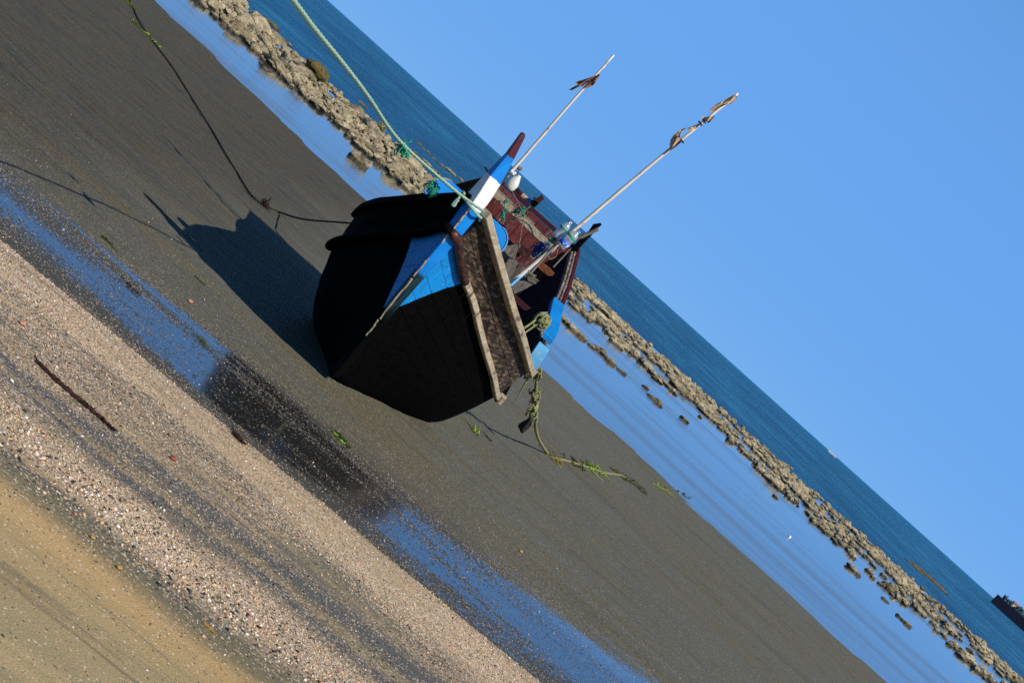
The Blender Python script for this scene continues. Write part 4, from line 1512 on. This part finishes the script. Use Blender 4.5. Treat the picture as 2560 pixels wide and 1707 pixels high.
# ---- tangles of net and twine
def tangle(name, c, R, n, r, mat, label, cat, stretch=(1, 1, 1), seed=0, L=10):
    rd = random.Random(seed)
    mb = MB()
    for k in range(n):
        p = Vector(c) + Vector((rd.gauss(0, .35) * R * stretch[0], rd.gauss(0, .35) * R * stretch[1], rd.gauss(0, .35) * R * stretch[2]))
        d = Vector((rd.gauss(0, 1), rd.gauss(0, 1), rd.gauss(0, 1))).normalized()
        path = [p.copy()]
        for j in range(L):
            d = (d + Vector((rd.gauss(0, .6), rd.gauss(0, .6), rd.gauss(0, .6))) + (Vector(c) - p) * (.5 / R)).normalized()
            st = R * .28
            p = p + Vector((d.x * stretch[0], d.y * stretch[1], d.z * stretch[2])) * st
            path.append(p.copy())
        mb.tube(path, r * rd.uniform(.6, 1.2), 5)
    o = build(name, mb, mat, origin=Vector(c), smooth=True)
    return tag(o, label, cat)


tangle("net_scrap", at(1082, 466, 12.3), .05, 16, .005, M_green, "scrap of green net hanging on the mooring rope before the bow", "net", (1.1, 1, 1.0), 3)
mb = MB()
for k in range(7):
    a = at(1084 + k * 2, 470, 12.25)
    mb.tube([a, at(1078 + k * 2.2, 486 + k % 3 * 3, 12.25), at(1071 + k * 2.6, 496 - k * 1.5, 12.25)], [.005, .004, .002], 5)
o = build("net_fringe", mb, M_green, origin=at(1084, 470, 12.25))
tag(o, "loose green twine ends drooping from the mooring rope", "twine")
tangle("net_scrap", at(1258, 535, 13.6), .035, 9, .004, M_green, "small green tassel of twine beside the blue bow board", "net", (.6, 1, 1.3), 5)
tangle("net_scrap", at(1303, 527, 17.45), .05, 12, .005, M_green, "wad of green twine tied round the tan stern beam", "net", (1, .8, .9), 6)
tangle("net_scrap", at(1264, 503, 17.4), .035, 7, .004, M_green, "thin green lashing on the grey end of the stern beam", "net", (.6, 1, 1.4), 8)
tangle("net_scrap", at(1352, 622, 15.6), .075, 22, .005, M_bluenet, "bundle of dark blue net beside the long bamboo pole", "net", (.8, 1, 1.2), 9)
tangle("net_scrap", at(1378, 604, 15.45), .04, 10, .004, M_green, "green twine wound under the two tied bottles", "net", (1, 1, .8), 10)
for i, (pts, mt, lab) in enumerate((
        ([(1258, 505, 17.4), (1252, 540, 16.6), (1236, 566, 15.9)], M_grey, "thin grey twine strung from the stern beam forward, nearest the stem"),
        ([(1262, 508, 17.4), (1261, 548, 17.2), (1258, 560, 17.0)], M_green, "thin green twine dangling straight from the stern beam"),
        ([(1304, 530, 17.4), (1286, 552, 17.3), (1262, 552, 17.3)], M_grey, "grey twine looped between green wad and tassel"),
        ([(1303, 532, 17.4), (1330, 560, 17.45), (1372, 596, 17.4)], M_grey, "grey cord stretched along the stern beam"),
        ([(1310, 540, 17.3), (1300, 600, 17.0), (1296, 622, 16.9)], M_grey, "grey twine hanging down the red transom"),
        ([(1376, 610, 15.5), (1350, 634, 15.5), (1332, 646, 15.5), (1326, 640, 15.4), (1316, 648, 15.5)], M_olive, "olive twine trailing down the long bamboo pole"),
        ([(1394, 622, 15.45), (1390, 640, 15.5), (1376, 648, 15.5), (1370, 640, 15.5)], M_olive, "short olive twine end below the tied bottles"),
        ([(1378, 604, 15.5), (1362, 618, 15.6), (1344, 640, 15.7), (1330, 650, 15.7)], M_bluenet, "blue twine hanging from the net bundle"))):
    pp = spline([at(*p) for p in pts], 24)
    o = build("twine", MB().tube(pp, .0042, 5), mt, origin=pp[0])
    tag(o, lab, "twine")
tangle("net_scrap", at(1340, 634, 15.55), .05, 14, .0045, M_bluenet, "lower hank of dark blue net by the rust-orange beam", "net", (.7, 1, 1.2), 41)
tangle("twine_knot", at(1327, 688, 15.25), .03, 10, .005, M_olive, "pale knotted twine on the thin stick", "twine", (1, 1, 1), 11)

# ---- mooring rope from the stem towards the viewer
def C8(x, y):
    return (700 + x / 2.8, y / 2.8)


rp = [at(1209, 528, 12.0), at(1178, 507, 11.8), at(1120, 462, 11.4), at(*C8(840, 990), 10.2), at(*C8(620, 680), 9.0), at(*C8(465, 475), 8.1), at(*C8(240, 200), 7.1), at(*C8(90, 0), 6.4)]
d_ = (rp[-1] - rp[-2]) / (rp[-2].y - rp[-1].y)
rp += [rp[-1] + d_ * 2.2, rp[-1] + d_ * 4.7 + Vector((-.4, 0, .1))]
MOOR = empty("mooring_rope", rp[0])
build("line", rope_mesh(spline(rp, 120), .0112, 3, .055), M_greenpale, MOOR, smooth=True)
tag(MOOR, "taut pale green mooring rope running from the stem towards the shore", "rope")
# turns round the horn
turns = []
for k in range(30):
    a = k / 29 * 2 * math.pi * 1.6
    turns.append(Vector((-.815 + .105 * math.cos(a), 12.17 + .13 * math.sin(a), 1.60 + .03 * k / 29 - .02 * math.cos(a))))
build("turn", MB().tube(turns, .010, 7), M_greenpale, MOOR, smooth=True)
for (px, py, yy, nm, rr, sd) in ((955, 317, 10.55, "knot", .028, 1), (1005, 366, 10.35, "knot", .042, 2), (1012, 378, 10.3, "knot", .035, 3)):
    tg = tangle("knot_tmp", at(px, py, yy), rr, 12, .005, M_olive if sd == 1 else M_green, "", "", (1, 1, 1), sd + 20)
    tg.name = "knot"
    for k in ("label", "category"):
        if k in tg:
            del tg[k]
    tg.parent = MOOR
    tg.location = tg.location - MOOR.location
hang = [at(1150, 488, 11.95), at(1146, 496, 11.95), at(1141, 500, 11.95), at(1134, 508, 11.95), at(1131, 513, 11.95), at(1136, 514, 11.95), at(1140, 506, 11.95), at(1146, 500, 11.95)]
build("tail", MB().tube(spline(hang, 40), .010, 6), M_greenpale, MOOR, smooth=True)
# the shore post it is made fast to (outside the frame)
endp = rp[-1]
zg = gzf(endp.x, endp.y)
o = build("mooring_post", MB().tube([(endp.x - .06, endp.y, zg - .2), (endp.x - .05, endp.y, zg + .9), (endp.x - .055, endp.y, endp.z + .25)], [.05, .048, .045], 10), M_grey, origin=(endp.x - .06, endp.y, zg))
tag(o, "weathered shore post that holds the far end of the mooring rope", "post")

# ---- black rope from the stern, lying across the sand
def C6(x, y):
    return (300 + x / 3.92, 400 + y / 3.92)


br = [Vector((-1.16, 17.9, 1.12)), at(865, 557, 19.0), at(*C6(1800, 580), 20.1)]
for (px, py) in (C6(1560, 520), C6(1420, 460), C6(1320, 390), C6(1250, 310), C6(1160, 160), C6(1060, 0), (530, 330), (480, 250), (430, 170), (385, 110), (350, 60), (321, 0), (300, -40)):
    p = on_ground(px, py)
    br.append(Vector((p.x, p.y, p.z + .012)))
ROPE = build("stern_rope", rope_mesh(spline(br, 220), .013, 2, .10), M_blackrope, origin=br[0], smooth=True)
tag(ROPE, "dark wet rope running from the stern across the grey sand", "rope")
p = on_ground(*C6(1410, 455))
tangle("weed_clump", (p.x, p.y, p.z + .03), .07, 14, .008, M_brownweed, "dark brown weed caught on the dark rope near the stern", "seaweed", (1, 1, .6), 31)


def weed(px, py, n, size, mat, label, direction=(1, 1), seed=0, name="seaweed"):
    """ribbons of weed lying on the sand"""
    rd = random.Random(seed)
    mb = MB()
    c = on_ground(px, py)
    q = on_ground(px + direction[0] * 10, py + direction[1] * 10)
    ax = Vector((q.x - c.x, q.y - c.y, 0)).normalized()
    for k in range(n):
        s = rd.uniform(-1, 1)
        p = Vector((c.x, c.y, 0)) + ax * s * size + Vector((rd.gauss(0, .09), rd.gauss(0, .09), 0)) * size
        d = (ax + Vector((rd.gauss(0, .5), rd.gauss(0, .5), 0))).normalized()
        top, th = [], []
        w = min(size, .3) * rd.uniform(.02, .06)
        for j in range(5):
            d = (d + Vector((rd.gauss(0, .35), rd.gauss(0, .35), 0))).normalized()
            p = p + d * min(size, .3) * rd.uniform(.08, .18)
            sd = Vector((-d.y, d.x, 0)) * w * (1 - abs(j - 2) / 3.0)
            h = gzf(p.x, p.y) + .004 + abs(rd.gauss(0, .018)) * min(1.0, size * 4)
            top.append([Vector((p.x, p.y, h)) - sd, Vector((p.x, p.y, h + .006)) + sd])
            th.append([Vector((0, 0, -.003))] * 2)
        mb.grid_slab(top, th)
    st = []
    for j in range(9):
        f = (j - 4) / 4 * .95
        p = Vector((c.x, c.y, 0)) + ax * f * size + Vector((rd.gauss(0, .04), rd.gauss(0, .04), 0)) * size
        st.append(Vector((p.x, p.y, gzf(p.x, p.y) + .006)))
    mb.tube(st, min(.008, size * .04), 5)
    o = build(name, mb, mat, origin=c)
    return tag(o, label, "seaweed")


weed(370, 92, 16, .42, M_weed, "bright green weed caught on the dark rope, lower of two tufts", (-1, -1), 1)
weed(318, 6, 16, .42, M_weed, "bright green weed caught on the dark rope, farther tuft at its far end", (-1, -1), 2)

# ---- anchor line hanging off the quarter, and its weed trail
def C7(x, y):
    return (1150 + x / 3.92, 880 + y / 3.92)


al = [at(1350, 812, 16.15), at(1352, 840, 16.3), at(1347, 880, 16.7), at(1340, 925, 17.2), at(*C7(745, 330), 17.6), at(*C7(720, 520), 18.1), at(*C7(750, 640), 18.4), at(*C7(740, 730), 18.6)]
gp = on_ground(*C7(850, 1000))
al += [at(*C7(775, 860), 18.6 + (gp.y - 18.6) * .5), Vector((gp.x, gp.y, gp.z + .015))]
for (x, y) in ((900, 1040), (1050, 1075), (1200, 1120), (1300, 1150), (1420, 1190), (1560, 1210), (1640, 1250)):
    p = on_ground(*C7(x, y))
    al.append(Vector((p.x, p.y, p.z + .012)))
ANCH = empty("anchor_line", al[0])
build("line", rope_mesh(spline(al, 160), .017, 3, .10), M_olive, ANCH, smooth=True)
tag(ANCH, "weedy olive anchor line hanging from the quarter knot down onto the sand", "rope")
for i, (x, y, yy, rr) in enumerate(((735, 200, 17.3, .07), (700, 215, 17.3, .06), (735, 400, 17.8, .05), (730, 480, 18.0, .05), (700, 600, 18.3, .06))):
    tg = tangle("t", at(*C7(x, y), yy), rr, 14, .008, M_olive, "", "", (1, 1, 1.3), 60 + i)
    tg.name = "frayed_tuft"
    for k in ("label", "category"):
        if k in tg:
            del tg[k]
    tg.parent = ANCH
    tg.location = tg.location - ANCH.location
build("frayed_end", MB().tube(spline([at(*C7(680, 230), 17.3), at(*C7(620, 340), 17.35), at(*C7(570, 430), 17.4), at(*C7(515, 505), 17.45)], 24), [.012 - .0004 * k for k in range(25)], 6), M_olive, ANCH, smooth=True)
build("yellow_tuft", MB().tube([at(*C7(720, 500), 18.05), at(*C7(738, 530), 18.05), at(*C7(742, 570), 18.1)], [.02, .035, .015], 7), plain("yellow_green_weed", (0.36, 0.42, 0.12), .8, .4, 30, .6), ANCH)
# wound ball of rope on the gunwale
mb = MB()
kc = at(1354, 803, 16.2)
for k in range(12):
    ax = Vector((random.gauss(0, 1), random.gauss(0, 1), random.gauss(0, .5))).normalized()
    u = ax.orthogonal().normalized()
    w = ax.cross(u)
    R = random.uniform(.05, .078)
    mb.tube([kc + Vector((random.uniform(-.01, .01), 0, random.uniform(-.02, .02))) + (u * math.cos(a) + w * math.sin(a)) * R for a in np.linspace(0, 6.1, 16)], .011, 6)
build("wound_knot", mb, M_olive, ANCH, smooth=True)
mb = MB()
mb.tube(spline([at(1338, 800, 16.1), at(1322, 812, 16.0), at(1308, 822, 15.9), at(1306, 832, 15.9)], 20), .011, 6)
mb.tube(spline([at(1340, 812, 16.1), at(1320, 826, 16.0), at(1308, 834, 15.9)], 20), .009, 6)
build("lashing", mb, M_olive, ANCH, smooth=True)
# dark sack tied into the line
sc, sdir = at(*C7(640, 715), 18.5), (at(*C7(570, 790), 18.5) - at(*C7(720, 640), 18.5)).normalized()
v, f = rock_verts(77, 3, 1.0)
q = Vector((0, 0, 1)).rotation_difference(sdir).to_matrix()
mb = MB().add([sc + q @ Vector((p[0] * .062, p[1] * .062, p[2] * .135)) for p in v], f)
o = build("sinker_sack", mb, plain("black_mussel_sack", (0.012, 0.011, 0.008), 0.9, 0.6, 30, 1.0), origin=sc, smooth=True)
tag(o, "blackened sinker sack tied into the anchor line above the sand", "sack")
p = on_ground(*C7(1310, 1155))
weed(*C7(1310, 1155), 32, .6, M_weed, "patch of yellow-green weed midway along the grounded anchor line", (1, .35), 3)
weed(*C7(1640, 1255), 34, .7, M_weed_d, "dark green weed clump toward the sea end of the grounded anchor line", (1, .6), 4)
weed(*C7(900, 1040), 16, .3, plain("ochre_weed", (0.16, 0.12, 0.012), .7, .5, 30, .3), "ochre weed where the anchor line first meets the sand", (1, .5), 5)
weed(*C7(1970, 1330), 16, .6, M_weed, "small green weed tuft past the end of the anchor line", (1, .5), 6)
weed(*C7(2170, 1385), 10, .6, M_weed_d, "dark weed scrap closest to the tide pool edge", (1, .5), 7)
weed(*C7(1120, 1095), 16, .45, M_weed_d, "dark weed strands between ochre weed and the yellow-green patch", (1, .5), 8)
weed(*C7(115, 755), 14, .16, M_weed, "short bright green strand on the sand before the bow quarter", (.7, 1), 9)
weed(*C7(270, 840), 6, .10, M_weed_d, "small dark green strand by the anchor line's shadow", (.7, 1), 10)
weed(850, 1095, 14, .10, M_weed_d, "dark green strand at the edge of the black reflection", (.8, 1), 11)
weed(833, 1083, 8, .07, M_weed, "tiny bright green tip beside the dark strand by the reflection", (.8, 1), 12)


# ================================================================= SMALL THINGS ON THE SAND
def drift_stick(pts, r, mat, label, cat="driftwood", name="driftwood"):
    path = []
    for (px, py) in pts:
        p = on_ground(px, py)
        path.append(Vector((p.x, p.y, p.z + r * .7)))
    sp_ = spline(path, 40)
    mb = MB()
    rd = random.Random(5)
    mb.tube(sp_, [r * (.35 + .65 * math.sin(math.pi * min(1, .08 + k / len(sp_)))) * rd.uniform(.7, 1.3) for k in range(len(sp_))], 7)
    for k in range(60):
        c = sp_[rd.randrange(len(sp_))] + Vector((rd.gauss(0, r), rd.gauss(0, r), rd.uniform(-.3, .6) * r))
        d = Vector((rd.gauss(0, 1), rd.gauss(0, .5), rd.gauss(0, .3))).normalized() * r * 1.6
        mb.tube([c - d, c, c + d], [r * .12, r * .2, r * .1], 4)
    o = build(name, mb, mat, origin=path[0])
    return tag(o, label, cat)


drift_stick([(87, 903), (130, 945), (175, 985), (215, 1018), (250, 1048), (286, 1080)], .0105, M_brownweed, "long dark rope of dried weed across the shell gravel", "seaweed", "dried_weed")
drift_stick([(582, 1085), (592, 1094), (604, 1108)], .012, M_brownweed, "short piece of dark bark on the pale shell gravel", "bark", "bark_piece")
drift_stick([(512, 1560), (522, 1572), (533, 1582)], .005, plain("straw", (0.4, 0.26, 0.06), .7), "yellow straw lying on the pinkish shell patch", "straw", "straw")

M_shell = {k: plain(k + "_shell", c, .5, .25, 40) for k, c in {"red": (0.30, 0.07, 0.04), "pink": (0.5, 0.24, 0.17), "white": (0.75, 0.72, 0.66), "ochre": (0.42, 0.27, 0.08), "black": (0.03, 0.028, 0.025)}.items()}


def snail(px, py, r, mat, label):
    c = on_ground(px, py)
    mb = MB()
    path, rad = [], []
    for k in range(40):
        f = k / 39
        a = f * 5.0 * math.pi
        rr = r * (1 - f) * .55
        path.append(c + Vector((rr * math.cos(a), rr * math.sin(a) * .8 + f * r * .9, r * .6 + f * r * .4 + rr * .4 * math.sin(a))))
        rad.append(r * (.62 * (1 - f) + .04))
    mb.tube(path, rad, 8)
    o = build("sea_snail", mb, mat, origin=c, smooth=True)
    return tag(o, label, "shell")


snail(51, 811, .014, M_shell["pink"], "pinkish snail shell on the gravel near the dried weed rope")
snail(428, 1149, .014, M_shell["red"], "red snail shell between the grey stripe and the pale gravel")
snail(472, 756, .016, M_shell["pink"], "orange-pink snail shell on the wet film beyond the gravel")
snail(228, 1346, .009, M_shell["ochre"], "ochre snail shell among dark pebbles nearest the tan sand")
snail(294, 1422, .010, M_shell["ochre"], "rounded ochre shell at the edge of the pinkish shell patch")
snail(1300, 1380, .014, M_shell["ochre"], "orange shell alone on the wet grey sand beyond the film")
weed(270, 608, 8, .06, M_weed_d, "small dark weed scrap beside the rope's shadow", (.7, .7), 21)
weed(495, 700, 6, .05, M_weed_d, "dark weed flake on wet sand by the boat's shadow", (.7, .7), 22)
weed(318, 712, 8, .06, M_brownweed, "brown weed flake on the blue water film", (.7, .7), 23)
weed(500, 850, 8, .06, M_weed_d, "olive weed strand inside the blue water film", (.7, .7), 24)
weed(470, 590, 5, .05, plain("tan_flake", (.3, .24, .12), .8), "tan flake of weed near the stern's shadow", (.7, .7), 25)


# ---- shell gravel: nobody could count it
def make_gravel():
    base = []
    v0, f0 = ICO[1]
    for k in range(6):
        r = np.random.default_rng(k)
        v = v0.copy()
        v *= (1 + r.uniform(-.22, .22, len(v)))[:, None]
        base.append(v * np.array([1.0, r.uniform(.55, .9), r.uniform(.3, .6)]))
    # 20-face pebble for cheapness
    bm = bmesh.new()
    bmesh.ops.create_icosphere(bm, subdivisions=1, radius=1.0)
    bm.free()
    N = 260000
    y = rng.uniform(3.6, 14.5, N)
    x = rng.uniform(-3.6, 3.4, N) * (0.35 + 0.075 * y)
    q = band_q(x, y)
    dens = np.interp(q, [4.5, 5.5, 5.8, 6.0, 6.35, 6.6, 6.75, 7.3, 7.6, 7.9, 8.1, 8.95, 9.15, 9.5, 10.6, 11.3, 14.5], [.04, .08, .5, 1, .98, .6, .30, .22, .6, .65, .95, .95, .35, .14, .12, .05, .012])
    patch = sstep(-.35, .2, fbm(x * .6, y * 1.5, 31, 3))
    keep = rng.random(N) < dens * (0.45 + 0.55 * patch) * 0.9
    x, y, q = x[keep], y[keep], q[keep]
    n = len(x)
    big = np.interp(q, [5, 5.9, 6.3, 6.6, 8, 9, 10, 14], [.7, 1.35, 1.25, .8, .85, .75, .6, .7])
    s = rng.lognormal(math.log(.0040), .40, n) * big
    s = np.clip(s * .9, .0018, .012)
    z = gz(x, y) + s * .22
    a = rng.uniform(0, 6.28, n)
    ti = rng.normal(0, .5, n)
    mats = {"pale_gravel": [], "dark_gravel": []}
    darkp = np.interp(q, [5, 5.8, 6.1, 6.5, 7, 7.8, 8.2, 9, 9.6, 12], [.5, .5, .18, .3, .65, .55, .22, .3, .6, .6])
    isdark = rng.random(n) < darkp
    for nm, sel in (("shell_gravel", ~isdark), ("dark_pebbles", isdark)):
        ii = np.where(sel)[0]
        V = np.empty((len(ii), 12, 3))
        vv0, ff0 = ico1
        for j in range(12):
            pass
        b = np.stack([bb for bb in base12])[rng.integers(0, len(base12), len(ii))]
        ca, sa, ct, st_ = np.cos(a[ii]), np.sin(a[ii]), np.cos(ti[ii]), np.sin(ti[ii])
        X0, Y0, Z0 = b[..., 0], b[..., 1], b[..., 2]
        X1 = X0 * ct[:, None] + Z0 * st_[:, None]
        Z1 = -X0 * st_[:, None] + Z0 * ct[:, None]
        V[..., 0] = (X1 * ca[:, None] - Y0 * sa[:, None]) * s[ii][:, None] + x[ii][:, None]
        V[..., 1] = (X1 * sa[:, None] + Y0 * ca[:, None]) * s[ii][:, None] + y[ii][:, None]
        V[..., 2] = Z1 * s[ii][:, None] + z[ii][:, None]
        Fa = (np.array(ff0)[None] + (np.arange(len(ii)) * 12)[:, None, None]).reshape(-1, 3)
        me = bpy.data.meshes.new(nm)
        nv, nf = len(ii) * 12, len(Fa)
        me.vertices.add(nv)
        me.vertices.foreach_set("co", V.reshape(-1).astype(np.float32))
        me.loops.add(nf * 3)
        me.loops.foreach_set("vertex_index", Fa.reshape(-1).astype(np.int32))
        me.polygons.add(nf)
        me.polygons.foreach_set("loop_start", (np.arange(nf) * 3).astype(np.int32))
        me.update(calc_edges=True)
        t = NT(nm)
        r = t.n('NewGeometry').outputs['Random Per Island']
        if nm == "shell_gravel":
            c = t.ramp(r, [(0.0, (0.66, 0.48, 0.31)), (0.24, (0.76, 0.64, 0.51)), (0.44, (0.68, 0.41, 0.27)), (0.6, (0.58, 0.40, 0.18)), (0.74, (0.82, 0.77, 0.70)), (0.85, (0.45, 0.18, 0.12)), (0.89, (0.5, 0.42, 0.3)), (0.95, (0.76, 0.56, 0.47))], 'CONSTANT')
        else:
            c = t.ramp(r, [(0.0, (0.022, 0.023, 0.024)), (0.35, (0.05, 0.048, 0.042)), (0.6, (0.10, 0.09, 0.07)), (0.8, (0.03, 0.028, 0.02)), (0.93, (0.14, 0.05, 0.035))], 'CONSTANT')
        me.materials.append(t.fin(c, 0.6, 0.3))
        o = bpy.data.objects.new(nm, me)
        COL.objects.link(o)
        tag(o, "pale shell gravel strewn in bands over the beach" if nm == "shell_gravel" else "dark pebbles scattered through the shell gravel and wet sand", "gravel", kind="stuff")
    return n


ico1 = None
def _ico0():
    bm = bmesh.new()
    bmesh.ops.create_icosphere(bm, subdivisions=1, radius=1.0)
    v = np.array([p.co[:] for p in bm.verts])
    f = [tuple(p.index for p in fc.verts) for fc in bm.faces]
    bm.free()
    return v, f


ico1 = _ico0()
base12 = []
for k in range(8):
    r_ = np.random.default_rng(100 + k)
    v = ico1[0] * (1 + r_.uniform(-.25, .25, len(ico1[0])))[:, None]
    base12.append(v * np.array([1.0, r_.uniform(.5, .9), r_.uniform(.3, .6)]))
NV1 = len(ico1[0])
assert NV1 == 12, NV1
print("gravel", make_gravel())
